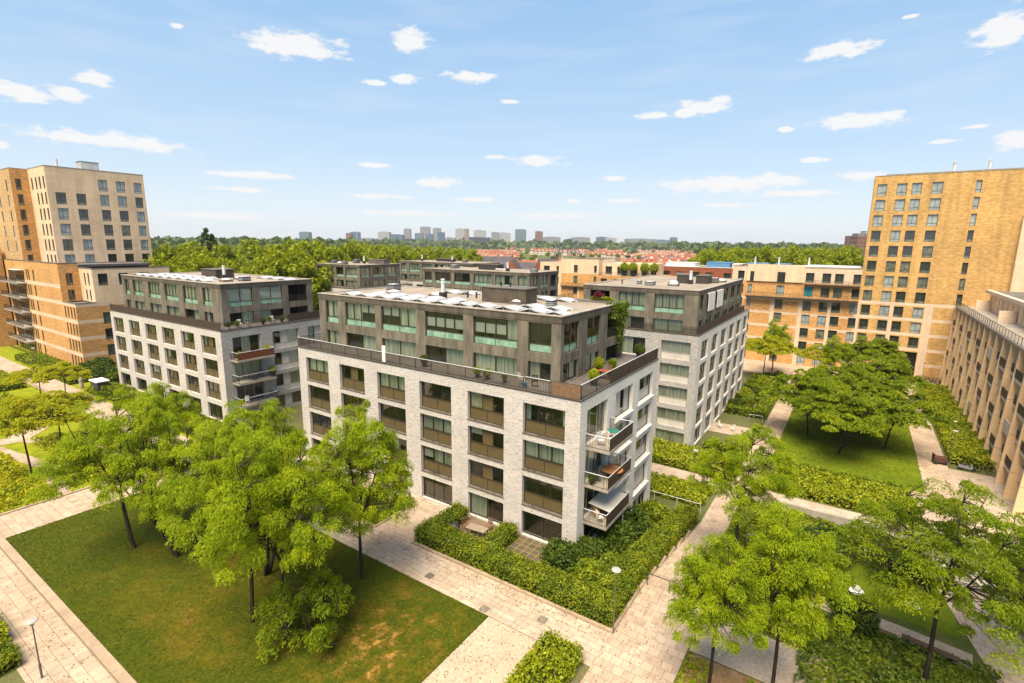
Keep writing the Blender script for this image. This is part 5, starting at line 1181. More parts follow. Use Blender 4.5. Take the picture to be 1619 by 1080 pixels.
T_(-58.5, -14.4, 0, FY, (.85, .85, .80), 1, 'small slender tree behind the long-trunked one', GLF)
T_(-76.4, -8.9, 0, FY, (.8, .8, .78), 2, 'yellow green tree beside the wide left path', GLF)
T_(-80.5, -10.6, 0, FY, (.75, .75, .7), 3, 'small yellow tree touching the one beside the wide left path', GLF)
T_(-40.9+0, -10.6, 0, FN, (1.0, 1.0, .9), 2, 'tree at the corner where the left paths meet, behind the lawn trees', GLF)
# bushes
BU = [bush_mesh(1, leafm('dark_bush_leaves', [(.3, (.03,.06,.008)), (.5, (.065,.105,.010)), (.7, (.13,.17,.014))], .3, .9)), bush_mesh(2, M_HEDGE), bush_mesh(3, M_HEDGEY, 2400)]
def bush(x, y, s, k, label, group='garden bushes', rz=0):
    o = empty('bush', (x, y, hz(x, y)), rz, label=label, cat='bush', group=group); o.scale = (s, s, s); inst('foliage', BU[k][0], o); inst('stem', BU[k][1], o)
bush(-.2, -2.1, 1.25, 0, 'round dark bush by the hedge corner, before the nearest block\'s right corner'); bush(2.3, -2.6, 1.0, 1, 'lighter bush inside the front hedge corner')
bush(2.0, 3.2, 1.4, 0, 'big dark bush under the lowest balcony', rz=1); bush(1.9, 6.8, 1.5, 0, 'tall dark bush in the middle of the side garden', rz=2); bush(2.4, 10.5, 1.4, 1, 'bush at the far end of the side garden', rz=3)
bush(.9, .4, 1.0, 0, 'climbing bush against the balcony post', rz=4); bush(17.6, 3.1, 1.2, 0, 'grey green bush beside the curved gravel path', rz=1); bush(19.6, -1.8, 1.0, 0, 'low dark bush below the curved gravel path', rz=2)
bush(15.8, 9.8, 1.6, 0, 'dark bush at the back of the small lawn', rz=2); bush(20.0, 10.6, 1.7, 0, 'dark bush behind the big tree on the small lawn', rz=3); bush(11.0, 3.2, 1.1, 1, 'bush between the young tree and the ramp', rz=1)
bush(-90, -.6, 2.2, 0, 'large dark bush at the corner of the left block'); bush(-86.5, -.9, 1.7, 0, 'dark bush right beside the left block\'s corner', rz=2)
for i, (x, y) in enumerate(((.8, 56), (2.6, 57.5), (1.4, 63), (3.0, 65), (1.0, 71), (2.8, 73), (2.6, 79.0), (4.5, 80.5), (11.4, 93), (16, 92.6), (30.4, 62), (32.0, 55.2), (30.9, 50.9))):
    bush(x, y, .9+.1*(i % 3), i % 3, '%s small bush from the left front in the lower courtyard gardens' % ['first', 'second', 'third', 'fourth', 'fifth', 'sixth', 'seventh', 'eighth', 'ninth', 'tenth', 'eleventh', 'twelfth', 'last'][i], rz=i)

# =============================================================== trees beyond, town, skyline
CT = [crown_tree(s, 20, 7.2, 60, 110, M_LEAFFAR, ls=.62) for s in (51, 52, 53)]
CTF = [crown_tree(s, 16, 6.5, 26, 34, M_LEAFFAR, ls=1.5) for s in (61, 62)]
CTD = crown_tree(71, 18, 6.6, 26, 40, leafm('dull_green_leaves', [(.32, (.05,.085,.025)), (.68, (.11,.15,.04))], .2, .2), ls=1.4)
CON = crown_tree(81, 24, 3.6, 40, 70, M_LEAFCON, ls=.7, zb=.08)
def far_tree(px, D, ytop, meshes, k, label, group, wid=1.0, gz=-3):
    x, y = at_dist(px, D); zt = z_at(px, ytop, x, y); h = (zt-gz)/20.*(20/16. if meshes is CTF[0] or meshes is CTF[1] else 1)
    o = empty('tree', (x, y, gz), k*1.3, label=label, cat='tree', group=group); o.scale = (wid, wid, max(.4, h)); inst('trunk', meshes[0], o); inst('crown', meshes[1], o)
r3 = random.Random(5)
ORD = ['first', 'second', 'third', 'fourth', 'fifth', 'sixth', 'seventh', 'eighth', 'ninth', 'tenth', 'eleventh', 'twelfth']; ORDI = [0, 2, 4, 6, 8, 10, 11, 5, 7, 1, 3, 9]
for i, (px, D, yt) in enumerate([(236, 165, 396), (262, 160, 390), (290, 165, 386), (318, 170, 384), (345, 165, 385), (372, 168, 408), (395, 160, 420), (300, 140, 402), (340, 142, 400), (250, 135, 404), (275, 200, 384), (360, 205, 388)]):
    far_tree(px, D, yt, CT[i % 3], i, '%s bushy green tree from the left in the row behind the left block' % ORD[ORDI[i]], 'avenue trees behind the left block', 1.0)
for i, (px, D, yt) in enumerate([(418, 150, 385), (440, 148, 377), (465, 150, 378), (492, 155, 379), (520, 165, 380), (548, 175, 382), (430, 140, 400), (452, 135, 398), (478, 140, 392), (508, 150, 390)]):
    far_tree(px, D, yt, CT[(i+1) % 3], i, '%s tall bright green tree from the left in the row behind the far concrete penthouse' % ORD[i], 'avenue trees behind the concrete roofs', 1.05)
for i in range(26):
    px = 560+i*7.6+r3.uniform(-2, 2); far_tree(px, 215+r3.uniform(-15, 55)+i*1.5, 384.5+i*.35+r3.uniform(-1.5, 1.5), CT[i % 3], i, 'tree in the long bright green avenue below the office skyline', 'avenue trees below the skyline', .9)
for i in range(44):
    px = 1112+i*5.6+r3.uniform(-2, 2); far_tree(px, 235+r3.uniform(-25, 90), 392+r3.uniform(-2.5, 3)-(2 if 1200 < px < 1300 else 0), CT[i % 3], i, 'tree in the green belt behind the orange wing, left of the tall right tower', 'trees behind the orange wing', .9)
far_tree(328, 230, 373, CON, 1, 'tall dark pointed tree rising above the leafy row near the left tower', None, 1.0)
for i, px in enumerate((392, 398)): far_tree(px, 330, 377+2*i, CT[i], i, ('wide', 'smaller')[i]+' pale green tree above the purple grey roof at the left', None, 1.5-i*.5)
TOWN = MB(); 
def house_mesh(rm, wm, w=6.5, d=9, h=6.5, rh=3.6):
    b = MB(); b.box(-w/2, w/2, -d/2, d/2, -1, h); wl = b.mesh('wall', wm)
    b = MB(); b.face([(-w/2-.1,-d/2-.4,h-.2),(w/2+.1,-d/2-.4,h-.2),(w/2+.1,0,h+rh),(-w/2-.1,0,h+rh)]); b.face([(w/2+.1,d/2+.4,h-.2),(-w/2-.1,d/2+.4,h-.2),(-w/2-.1,0,h+rh),(w/2+.1,0,h+rh)])
    b.face([(-w/2-.1,-d/2,h),(-w/2-.1,0,h+rh),(-w/2-.1,d/2,h)], 1); b.face([(w/2+.1,-d/2,h),(w/2+.1,d/2,h),(w/2+.1,0,h+rh)], 1); rf = b.mesh('roof', [rm, wm])
    b = MB(); b.box(w/2-1, w/2-.2, -.5, .5, h+rh-1, h+rh+1.0); ch = b.mesh('chimney', wm)
    b = MB()
    for x in (-w/4, w/4):
        for z in (1.2, 4.0): b.box(x-.7, x+.7, -d/2-.05, -d/2-.005, z, z+1.5)
    b.box(-.9, .9, -d/2+.6, -d/2+1.6, h+.2, h+2.0)
    return wl, rf, ch, b.mesh('window', M_WHITE)
M_WARM = plain('pale_render', (.45,.38,.30), .8); M_ORT = soil('orange_roof_tiles', [(.3, (.24,.11,.07)), (.7, (.33,.16,.11))], .12, .01)
HM = [house_mesh(M_TILE, M_RBRICK), house_mesh(M_ORT, M_WARM), house_mesh(M_TILED, M_RBRICK), house_mesh(M_TILE, M_WARM, 8, 10, 8, 4)]
cnt = 0
for row in range(42):
    D0 = 260+ (row**1.3)*11; px0_ = r3.uniform(760, 1090) if row % 4 else r3.uniform(1040, 1160); x0_, y0_ = at_dist(px0_, D0); an = YAW+r3.choice([0, .06, -.5, .35]); kind = r3.choice([0, 0, 1, 1, 3, 2])
    for i in range(7):
        if cnt >= 285: break
        x = x0_+math.cos(an)*(i-3)*9.4; y = y0_+math.sin(an)*(i-3)*9.4; k = kind if r3.random() < .8 else 1
        o = empty('terraced_house', (x, y, -3), an, label='small pitched-roof terraced house, one of many in the distant red-roofed streets', cat='house', group='red-roofed terraced houses in the distance'); o.scale = (1.4, 1.5, r3.uniform(1.1, 1.4))
        for nm_, me_ in zip(('wall', 'roof', 'chimney', 'window'), HM[k]): inst(nm_, me_, o)
        cnt += 1
for i in range(150):
    px = r3.uniform(250, 1350) if i % 3 else r3.uniform(800, 1120); D = r3.uniform(380, 1500) if px > 760 else r3.uniform(420, 1300); x, y = at_dist(px, D); m_ = (CTF[0], CTF[1], CTD)[i % 3]
    o = empty('tree', (x, y, -3), i, label='small green tree scattered among the far houses and fields', cat='tree', group='scattered town trees'); s = r3.uniform(.5, .8); o.scale = (s, s, s); inst('trunk', m_[0], o); inst('crown', m_[1], o)
# gabled school-like houses with slate roofs
def gabled(px, D, w, label, rm=M_TILED, d=10, h=14, rh=6, rot=0., wm=M_RBRICK):
    x, y = at_dist(px, D); o = empty('gabled_house', (x, y, -3), YAW+rot, label=label, cat='house')
    wl, rf, ch, wn = house_mesh(rm, wm, w, d, h, rh); inst('wall', wl, o); inst('roof', rf, o); inst('chimney', ch, o); inst('window', wn, o)
gabled(788, 255, 15, 'wide dark-roofed brick building left of a pointed gable in the centre distance', d=12)
gabled(812, 240, 9, 'brick house with a pointed gable and slate roof in the centre distance', rot=1.35, rh=7, h=12)
gabled(839, 262, 12, 'low slate-roofed brick house right of the pointed gable', h=11); gabled(868, 255, 11, 'slate-roofed house just left of the cream stepped building', h=13, rot=.5)
gabled(389, 215, 13, 'house with a purple grey tiled roof showing between trees at the left', rm=soil('purple_grey_tiles', [(.3, (.16,.12,.12)), (.7, (.22,.17,.17))], .4, .01), h=8, rh=7, d=14)
def office_mat(name, a, b, bw=4, rh=3.6):
    a = tuple(q*.62 for q in a); b = tuple(q*.62 for q in b); m = MT(name, .4, .5); w = m.wall(); bt = m.n('ShaderNodeTexBrick'); m.l(w, bt.inputs['Vector']); bt.inputs['Scale'].default_value = 1; bt.offset = 0
    bt.inputs['Brick Width'].default_value = bw; bt.inputs['Row Height'].default_value = rh; bt.inputs['Mortar Size'].default_value = .7; bt.inputs['Color1'].default_value = (*b, 1); bt.inputs['Color2'].default_value = (*[x*.8 for x in b], 1); bt.inputs['Mortar'].default_value = (*a, 1)
    m.col(bt.outputs['Color']); return m.mat
OM = dict(grey=office_mat('pale_grey_offices', (.42,.42,.42), (.2,.23,.26)), blue=office_mat('blue_glass_offices', (.16,.24,.34), (.07,.13,.22)), teal=office_mat('teal_glass_offices', (.22,.32,.34), (.10,.17,.2)), brown=office_mat('red_brown_offices', (.33,.19,.12), (.2,.12,.09)),
    white=office_mat('white_offices', (.6,.59,.57), (.36,.37,.39)), dark=office_mat('dark_blue_offices', (.07,.08,.12), (.04,.05,.08)), tan=office_mat('tan_offices', (.48,.38,.26), (.25,.22,.18)))
def office(x0, x1, yt, D, c, label, notch=0, gz=-3):
    xm = (x0+x1)/2; x, y = at_dist(xm, D); w = (x1-x0)/FPX*D*1.0; d_ = w*.6+10; zt = z_at(xm, yt, x, y)-gz
    o = empty('office_tower', (x, y, gz), YAW, label=label, cat='office building'); b = MB(); b.box(-w/2, w/2, -d_/2, d_/2, -1, zt); inst('body', b.mesh('body', OM[c]), o)
    b = MB(); b.box(-w*.3, w*.2, -d_*.2, d_*.2, zt+.01, zt+max(2., D*.0008)); inst('plant_room', b.mesh('plant_room', OM['grey']), o)
    if notch: b = MB(); b.box(-w/2-.05*w, -w*.1, -d_*.7, -d_/2-.1, 0, zt*.6); inst('low_block', b.mesh('low_block', OM['blue']), o)
OF = [(549, 557, 369, 'brown', 'narrow brownish office block, first from the left in the far skyline'), (557, 569, 367, 'blue', 'bluish office tower with an antenna, beside the first brownish one'), (571, 596, 377, 'grey', 'low pale office range right of the antenna tower'),
 (600, 617, 367, 'white', 'pale office tower left of the low blue glass block'), (615, 638, 371, 'blue', 'wide blue glass office block in the left of the skyline'), (640, 650, 362, 'grey', 'slim grey tower with a curved top in the skyline'), (639, 654, 377.5, 'dark', 'low dark block below the slim curved grey tower'),
 (657, 669, 369, 'teal', 'teal glass office block left of the highest tower'), (666, 680, 359, 'grey', 'highest pale tower in the middle of the skyline'), (675, 685, 370, 'blue', 'bright blue glass block at the foot of the highest tower'), (685.5, 697, 361, 'grey', 'tall dark-topped tower right of the highest one'), (693, 703, 367.5, 'blue', 'deep blue glass block overlapping the dark-topped tower'),
 (704, 720, 376, 'grey', 'low grey offices between the blue glass block and the tan-edged tower'), (721, 736, 362, 'white', 'white banded tower left of its tan wing'), (735, 741.5, 362, 'tan', 'tan wing on the right of the white banded tower'), (733, 775, 375.5, 'dark', 'very wide low dark blue building in the skyline'), (750, 768, 364.5, 'white', 'pale glass tower standing above the wide dark building'),
 (777, 790, 367.5, 'grey', 'grey office tower right of the wide dark building'), (789, 807, 368.5, 'white', 'square white office tower next to a grey one'), (814.5, 831.5, 363, 'teal', 'dark green glass tower standing apart right of the centre'), (846, 857.5, 366, 'brown', 'slim orange brown tower standing apart'), (858, 885, 375, 'grey', 'low grey building right of the orange brown tower'),
 (896, 904, 378, 'dark', 'tiny dark block left of a wide grey office range'), (904, 931, 375.5, 'grey', 'wide grey office range in the right part of the skyline'), (943, 958, 375, 'blue', 'blue and white striped office block at the right'), (957, 973, 376.5, 'white', 'pale office block right of the striped one'), (991, 1032, 378, 'grey', 'long pale office range before the domed green building'),
 (1030, 1060, 379.5, 'teal', 'stepped dark green office building at the right end of the skyline'), (1060, 1069, 375.5, 'teal', 'slender green tower at the right end of the skyline'), (477, 491, 367, 'teal', 'faint glass tower above the trees left of the skyline'), (243, 262, 378, 'grey', 'pale low office far behind the left tower'), (420, 432, 379, 'grey', 'faint grey block above the trees at the left')]
for i, (a, b_, yt, c, lb) in enumerate(OF): office(a, b_, yt, 2300+((i*37) % 11)*60, c, lb)
office(1347, 1366, 373, 560, 'brown', 'brown high-rise flats just left of the tall right tower'); office(1360, 1373, 369, 590, 'white', 'white stair tower attached to the brown high-rise at the right')
# antenna, far mast
x, y = at_dist(565, 2290); b = MB(); b.bar((0,0,0), (0,0,84), 1.2, 0, 5, .5); b.obj('antenna_mast', M_METAL, label='thin antenna mast on the left of the far skyline', cat='mast').location = (x, y, -3)
# far-off woods: uncountable
V = []; 
for (p0, p1, D, yt, n) in ((0, 1620, 1950, 382.5, 7000), (1070, 1390, 1500, 383, 5000), (230, 560, 900, 382, 3500), (1100, 1400, 1000, 388, 4200)):
    px = nr.uniform(p0, p1, n); DD = D*(1+.12*nr.normal(size=n)); 
    for a, d in zip(px, DD):
        x, y = at_dist(a, d); ztop = z_at(a, yt+(a-809)*.0096+1.5*math.sin(a*.11)+1.2*math.sin(a*.37), x, y); V.append((x, y, -3+max(2., ztop+3)*(nr.random()**.6)))
V = np.array(V); dd = np.linalg.norm(V[:, :2], axis=1, keepdims=True); v, f = leaves_rand(V, dd*.0065, nr, .8)
inst('distant_wood', np_mesh('distant_wood', v, f, CTD[1].materials[0]), label='distant dark green woods along the horizon', cat='woods', kind='stuff')

# =============================================================== street furniture and small things
M_LAMP = plain('brown_grey_pole', (.12,.10,.085), .6); M_LAMPT = plain('dull_white_shade', (.33,.32,.30), .6)
def lamp(x, y, label, h=4.0):
    z = hz(x, y); o = empty('street_lamp', (x, y, z), label=label, cat='street lamp', group='disc-headed garden lamps')
    b = MB(); b.lathe([(.055, 0), (.055, .9), (.035, .95), (.03, h)], 0, 0, 8); b.obj('pole', M_LAMP, o)
    b = MB(); b.lathe([(.05, h), (.09, h+.03), (.09, h+.22), (.07, h+.25)], 0, 0, 10); b.obj('lantern', M_SHADE, o)
    b = MB(); b.lathe([(.03, h+.24), (.27, h+.26), (.29, h+.29), (.24, h+.34), (.02, h+.38)], 0, 0, 18); b.obj('shade', M_LAMPT, o)
lamp(5.5, -5.85, 'garden lamp with a white disc top at the corner of the nearest hedge'); lamp(-18.6, -26.3, 'garden lamp in the bottom left corner, by the clipped hedge', 3.2); lamp(2.9, 22.9, 'garden lamp on the cross path behind the nearest block')
lamp(27.2, 46.0, 'first lamp by the right courtyard path, left of the scooter', 4.4); lamp(27.6, 50.5, 'second lamp by the right courtyard path, inside the long hedge', 4.4); lamp(27.3, 15.5, 'garden lamp among the leaves at the right edge')
lamp(6.1, 60, 'lamp beside the gardens of the right block'); lamp(-104, -5.2, 'lamp by the far left path, before the balconies'); lamp(27.8, 91, 'lamp by the bicycle rack at the foot of the tower', 4.6)
def handrail(name, pts, label, h=.95, mat=None):
    b = MB(); Q = [Vector((x, y, hz(x, y))) for x, y in pts]
    for a, c in zip(Q, Q[1:]):
        b.bar(a+Vector((0, 0, h)), c+Vector((0, 0, h)), .03)
        n = max(1, int((c-a).length/2.2))
        for i in range(n+1): p = a+(c-a)*i/n; b.bar(p-Vector((0, 0, .2)), p+Vector((0, 0, h)), .025)
    b.obj(name, mat or M_METAL, label=label, cat='handrail')
handrail('handrail', [(-2, 17.6), (5, 17.6)], 'metal handrail on the low hedge behind the nearest block'); handrail('handrail', [(9.9, 13.6), (16, 13.4), (22.4, 13.2)], 'pale handrail across the planted bank at the right')
handrail('handrail', [(5.7, -.3), (7.2, -.3)], 'short dark handrail at the top of the ramp beside the nearest hedge', mat=M_DARK); handrail('handrail', [(4.0, 50.6), (5.9, 50.6)], 'short metal barrier at the end of the garden hedge of the right block')
handrail('handrail', [(26.2, 12.8), (26.2, 20.6)], 'pale handrail beside the steps at the right'); handrail('handrail', [(-92, -8.9), (-84, -8.9), (-76, -8.9)], 'low rail along the left garden path', .7, M_DARK)
def bench(x, y, rz, label, L_=1.9, wood=None):
    o = empty('park_bench', (x, y, hz(x, y)), rz, label=label, cat='bench'); wood = wood or M_WOODB
    b = MB(); [b.box(-L_/2, L_/2, -.22+.15*i, -.10+.15*i, .42, .46) for i in range(3)]; b.obj('seat', wood, o)
    b = MB(); [b.box(-L_/2, L_/2, .26+.03*i, .29+.03*i, .55+.16*i, .66+.16*i) for i in range(2)]; b.obj('backrest', wood, o)
    for s in (-1, 1): b = MB(); b.box(s*L_*.38-.04, s*L_*.38+.04, -.2, .2, 0, .415); b.box(s*L_*.38-.04, s*L_*.38+.04, .21, .255, 0, .84); b.obj('leg', M_DARK, o)
bench(21.3, 3.0, 2.95, 'dark wooden bench on the gravel path behind the big right tree', 2.6); bench(2.6, 83.0, 1.6, 'orange wooden bench on the lawn before the orange wing', 3.0, plain('orange_wood', (.5,.24,.05), .6))
# curved timber edge of the gravel path
b = MB()
for i in range(8): a0 = .2*i; a1 = .2*(i+1); b.bar((17.0+.35*i, 3.7-.05*i, .28), (17.35+.35*i, 3.65-.05*i, .28), .07); b.bar((17.0+.35*i, 3.7-.05*i, .10), (17.35+.35*i, 3.65-.05*i, .10), .07)
b.obj('timber_edge', M_WOODB, label='low curved timber edge by the gravel path at the lower right', cat='edging')
def dome(x, y, label):
    o = empty('lawn_ornament', (x, y, hz(x, y)+.05), label=label, cat='garden ornament', group='white domes on the small lawn')
    b = MB(); b.lathe([(.42, 0), (.46, .06), (.40, .14), (.30, .17)], 0, 0, 18); b.obj('base', M_WHITE, o); b = MB(); b.lathe([(.26, .172), (.26, .30), (.20, .40), (.05, .45)], 0, 0, 14); b.obj('top', M_PANELW, o)
dome(17.75, 7.1, 'left white round domed object on the small lawn'); dome(20.9, 7.7, 'right white round domed object on the small lawn')
# patio things
o = empty('garden_table', (-7.7, -2.2, .03), .1, label='weathered wooden garden table on the front patio', cat='table')
b = MB(); [b.box(-.85, .85, -.42+.17*i, -.27+.17*i, .70, .74) for i in range(5)]; b.obj('tabletop', plain('weathered_wood', (.26,.21,.16), .8, .2, .2, scale=5), o)
for sx in (-1, 1):
    for sy in (-1, 1): b = MB(); b.box(sx*.75-.04, sx*.75+.04, sy*.34-.04, sy*.34+.04, 0, .695); b.obj('leg', M_WOODB, o)
def chair(x, y, z, rz, label, mat, group=None, name='garden_chair'):
    o = empty(name, (x, y, z), rz, label=label, cat='chair', group=group)
    b = MB(); [b.box(-.24, .24, -.22+.09*i, -.15+.09*i, .43, .455) for i in range(5)]; b.obj('seat', mat, o)
    b = MB(); [b.box(-.24+.1*i, -.17+.1*i, .24, .27, .46, .95) for i in range(5)]; b.box(-.25, .25, .235, .275, .951, 1.0); b.obj('backrest', mat, o)
    for sx in (-1, 1):
        for sy in (-1, 1): b = MB(); b.bar((sx*.21, sy*.2, 0), (sx*.21, sy*.2, .425), .018); b.obj('leg', mat, o)
    return o
chair(-9.0, -2.0, .03, 1.5, 'brown wooden chair at the left end of the patio table', M_WOODB); chair(-7.4, -1.0, .03, .1, 'wooden chair between the patio table and the glass door', M_WOODB)
o = empty('barbecue', (-9.25, -3.2, .03), label='round black covered barbecue beside the patio table', cat='barbecue'); b = MB(); b.lathe([(.12, .35), (.42, .55), (.46, .75), (.40, .98), (.22, 1.12), (.04, 1.16)], 0, 0, 16); b.obj('bowl', M_DARK, o)
for i in range(3): b = MB(); b.bar((.25*math.cos(i*2.1), .25*math.sin(i*2.1), .55), (.4*math.cos(i*2.1), .4*math.sin(i*2.1), 0), .02); b.obj('leg', M_DARK, o)
# things on the balconies of the nearest block
W_ = M_WHITE; zt_, zm, zl = 8.43, 5.43, 2.43
chair(.9, 1.8, zt_, 1.2, 'grey folding chair on the top balcony, nearer the glass door', M_METAL); chair(1.4, 2.5, zt_, 2.2, 'pale folding chair on the top balcony, nearer the railing', W_)
def pot_plant(x, y, z, label, s=1., leaf=0, pot=None, group='potted plants on the terraces'):
    o = empty('potted_plant', (x, y, z), x*3, label=label, cat='potted plant', group=group); o.scale = (s, s, s); b = MB(); b.lathe([(.15, 0), (.21, .34), (.23, .34), (.23, .38), (.19, .38)], 0, 0, 12); b.obj('pot', pot or M_DARK, o)
    q = inst('foliage', BU[leaf][0], o); q.scale = (.3, .3, .42); q.location = (0, 0, .25); return o
def small_table(x, y, z, label, mat, h=.7, w=.5):
    o = empty('small_table', (x, y, z), label=label, cat='table'); b = MB(); b.lathe([(w, h-.03), (w, h), (.01, h)], 0, 0, 16); b.obj('tabletop', mat, o)
    for i in range(3): b = MB(); b.bar((.12*math.cos(i*2.1), .12*math.sin(i*2.1), h-.03), (w*.8*math.cos(i*2.1), w*.8*math.sin(i*2.1), 0), .016); b.obj('leg', M_DARK, o)
small_table(1.1, 3.5, zt_, 'small green round table on the top balcony', plain('green_enamel', (.02,.14,.10), .5)); small_table(1.3, 3.2, zm, 'large round orange brown table on the middle balcony', plain('orange_laminate', (.42,.17,.05), .5), .72, .85)
chair(.6, 1.9, zm, .8, 'dark chair at the orange table on the middle balcony', M_DARK); chair(.7, 2.0, zl, .4, 'orange wooden chair on the lowest balcony', plain('light_wood', (.45,.24,.08), .6)); chair(1.2, 1.5, zl, 2.4, 'white and dark chair near the corner of the lowest balcony', W_)
o = empty('awning', (0, 3.0, 4.75), label='beige sunshade cloth stretched over part of the lowest balcony', cat='sunshade'); b = MB(); b.face([(.05,-1.2,-1.2),(1.8,-1.2,-1.45),(1.8,2.3,-1.45),(.05,2.3,-1.2)]); b.face([(.05,-1.2,-1.22),(.05,2.3,-1.22),(1.8,2.3,-1.47),(1.8,-1.2,-1.47)]); b.obj('cloth', M_PANELW, o)
pot_plant(.5, 1.3, zm, 'leafy plant in a dark pot at the corner of the middle balcony', .9, 0); 
# terrace of the nearest block
for i, (x, y, s, k, lb) in enumerate([(-9.9, .75, 1.0, 2, 'spiky bright plant in a black pot behind the front terrace railing, left of two'), (-8.9, .75, 1.0, 2, 'spiky bright plant in a black pot behind the front terrace railing, right of two'), (-7.2, .8, .8, 1, 'low plant trough right of the two spiky plants on the front terrace'), (-16.1, 1.0, 1.2, 0, 'dark plant before the curtained door left of the white divider'),
    (-1.0, 4.2, 1.4, 2, 'bright green plant by the wall on the side terrace'), (-2.3, 8.0, 1.5, 2, 'yellow green plant between two side terrace doors'), (-1.6, 9.4, 1.2, 1, 'leafy plant before the third side terrace door'), (-1.5, 15.8, 1.6, 0, 'reddish tall plant at the far end of the side terrace')]):
    pot_plant(x, y, 12.23, lb, s, k)
chair(-5.8, 1.1, 12.23, 2.8, 'pale chair on the front terrace near the corner screen', M_PALEF); chair(-4.6, 1.2, 12.23, 3.6, 'dark chair on the front terrace near the corner screen', M_DARK)
o = empty('watering_can', (-5.2, .7, 12.23), label='blue pail beside the chairs on the front terrace', cat='pail'); b = MB(); b.lathe([(.16, 0), (.2, .3), (.21, .3), (.18, .02)], 0, 0, 12); b.obj('bucket', plain('blue_plastic', (.03,.14,.25), .5), o); b = MB(); [b.bar((-.2*math.cos(i*.52), 0, .3+.2*math.sin(i*.52)), (-.2*math.cos((i+1)*.52), 0, .3+.2*math.sin((i+1)*.52)), .012) for i in range(6)]; b.obj('handle', M_METAL, o)
o = empty('parasol_base_table', (-1.2, 6.6, 12.23), label='red brown wooden garden set on the side terrace', cat='table'); b = MB(); [b.box(-.5, .5, -.4+.16*i, -.26+.16*i, .68, .71) for i in range(5)]; b.obj('tabletop', plain('red_brown_wood', (.24,.06,.03), .6), o)
for sx in (-1, 1): b = MB(); b.box(sx*.42-.03, sx*.42+.03, -.35, .35, 0, .675); b.obj('leg', M_WOODB, o)
o.name = 'garden_table'
chair(-1.9, 6.5, 12.23, 1.6, 'red brown chair left of the wooden table on the side terrace', M_WOODB); chair(-1.1, 7.4, 12.23, .2, 'red brown chair beyond the wooden table on the side terrace', M_WOODB)
# roof garden and climbers over the pergola corner
o = empty('climbing_plant', (-3.3, 14.6, 12.2), label='green climbing plant hanging over the open corner of the concrete penthouse', cat='climbing plant')
n = 5200; p = np.stack([nr.uniform(-.35, .45, n), nr.uniform(-2.4, 1.2, n), nr.uniform(0, 1, n)], 1); p[:, 2] = 5.5-p[:, 2]**1.3*(1.2+3.6*np.exp(-((p[:, 1]+.2)/.8)**2)); v, f = leaves_rand(p+nr.normal(size=(n, 3))*.1, .16, nr); inst('foliage', np_mesh('foliage', v, f, M_BEDD), o)
b = MB(); [b.bar((.1, -.3+.25*i, 0), (.15, -.4+.3*i, 5.4), .02) for i in range(3)]; b.obj('stem', M_BARK, o)
o = empty('planter', (-5.6, 14.2, 17.66), label='flat roof planter with grasses and a dark red plant on the nearest roof', cat='planter'); b = MB(); b.box(-2.4, 2.2, -.7, .7, 0, .16); b.obj('box', M_ROOFD, o); q = inst('foliage', BU[1][0], o); q.scale = (1.3, .4, .28); q.location = (.6, 0, .1)
q = inst('foliage', bush_mesh(9, plain('dark_red_leaves', (.10,.012,.015), .7), 700, .3)[0], o); q.scale = (.55, .5, .55); q.location = (.3, 0, .1)
# terrace of the left block
for i, (y, k) in enumerate(((1.2, 0), (2.4, 1), (5.9, 0), (6.8, 1), (8.6, 0))): pot_plant(-49.9, y, 12.23, '%s potted plant from the corner on the left block\'s side terrace' % nm[i], 1.0, k, [M_WHITE, M_PALEF, M_DARK, M_WHITE, M_DARK][i])
for i, y in enumerate((3.0, 4.0, 7.6)): chair(-50.3, y, 12.23, 1.5+i, '%s terrace chair from the corner on the left block' % nm[i], (W_, M_PALEF, M_METAL)[i])
pot_plant(-48.4, 5.2, zt_, 'bushy plant beside the rust brown screen on the left block\'s top balcony', 1.4, 2); pot_plant(-48.5, 1.6, zt_, 'plant behind the rust brown balcony screen of the left block', 1.1, 2); pot_plant(-48.3, 5.7, zm, 'drooping plant at the end of the left block\'s middle balcony', 1.5, 2)
small_table(-48.6, 3.0, zm, 'wooden table on the left block\'s middle balcony', M_WOODB); chair(-48.7, 2.2, zl, 1, 'pale lounge chair on the left block\'s lowest balcony', W_)
for i, (x, y) in enumerate(((-28, 97.8), (-30.5, 97.9), (-33.5, 97.8), (-36, 97.9))): pot_plant(x, y, 15.25, '%s yellow green shrub on the planted terrace of the cream topped building' % ('rightmost', 'second from right', 'third from right', 'leftmost')[i], 3.6, 2)
# white patio, loungers, bin, cycles
def lounger(x, y, label):
    o = empty('sun_lounger', (x, y, hz(x, y)+.03), .25, label=label, cat='sun lounger', group='white loungers by the tan building'); b = MB(); b.box(-.32, .32, -1.0, .35, .30, .36); b.obj('seat', M_WHITE, o); b = MB(); b.face([(-.32,.36,.33),(.32,.36,.33),(.32,.95,.8),(-.32,.95,.8)]); b.face([(-.32,.36,.29),(-.32,.95,.76),(.32,.95,.76),(.32,.36,.29)]); b.obj('backrest', M_WHITE, o)
    for sx in (-1, 1):
        for sy in (-.9, .3): b = MB(); b.box(sx*.28-.03, sx*.28+.03, sy-.03, sy+.03, 0, .295); b.obj('leg', M_WHITE, o)
lounger(31.0, 57.6, 'left white lounger between the hedge and the tan fins'); lounger(32.2, 57.2, 'right white lounger between the hedge and the tan fins')
o = empty('litter_cart', (26.3, 46.8, -2.97), .2, label='brown wooden cart standing at the end of the right courtyard path', cat='cart'); b = MB(); b.box(-.65, .65, -.45, .45, .25, .85); b.box(-.65, -.6, -.45, .45, .85, 1.2); b.obj('box', plain('cart_wood', (.10,.045,.03), .7), o)
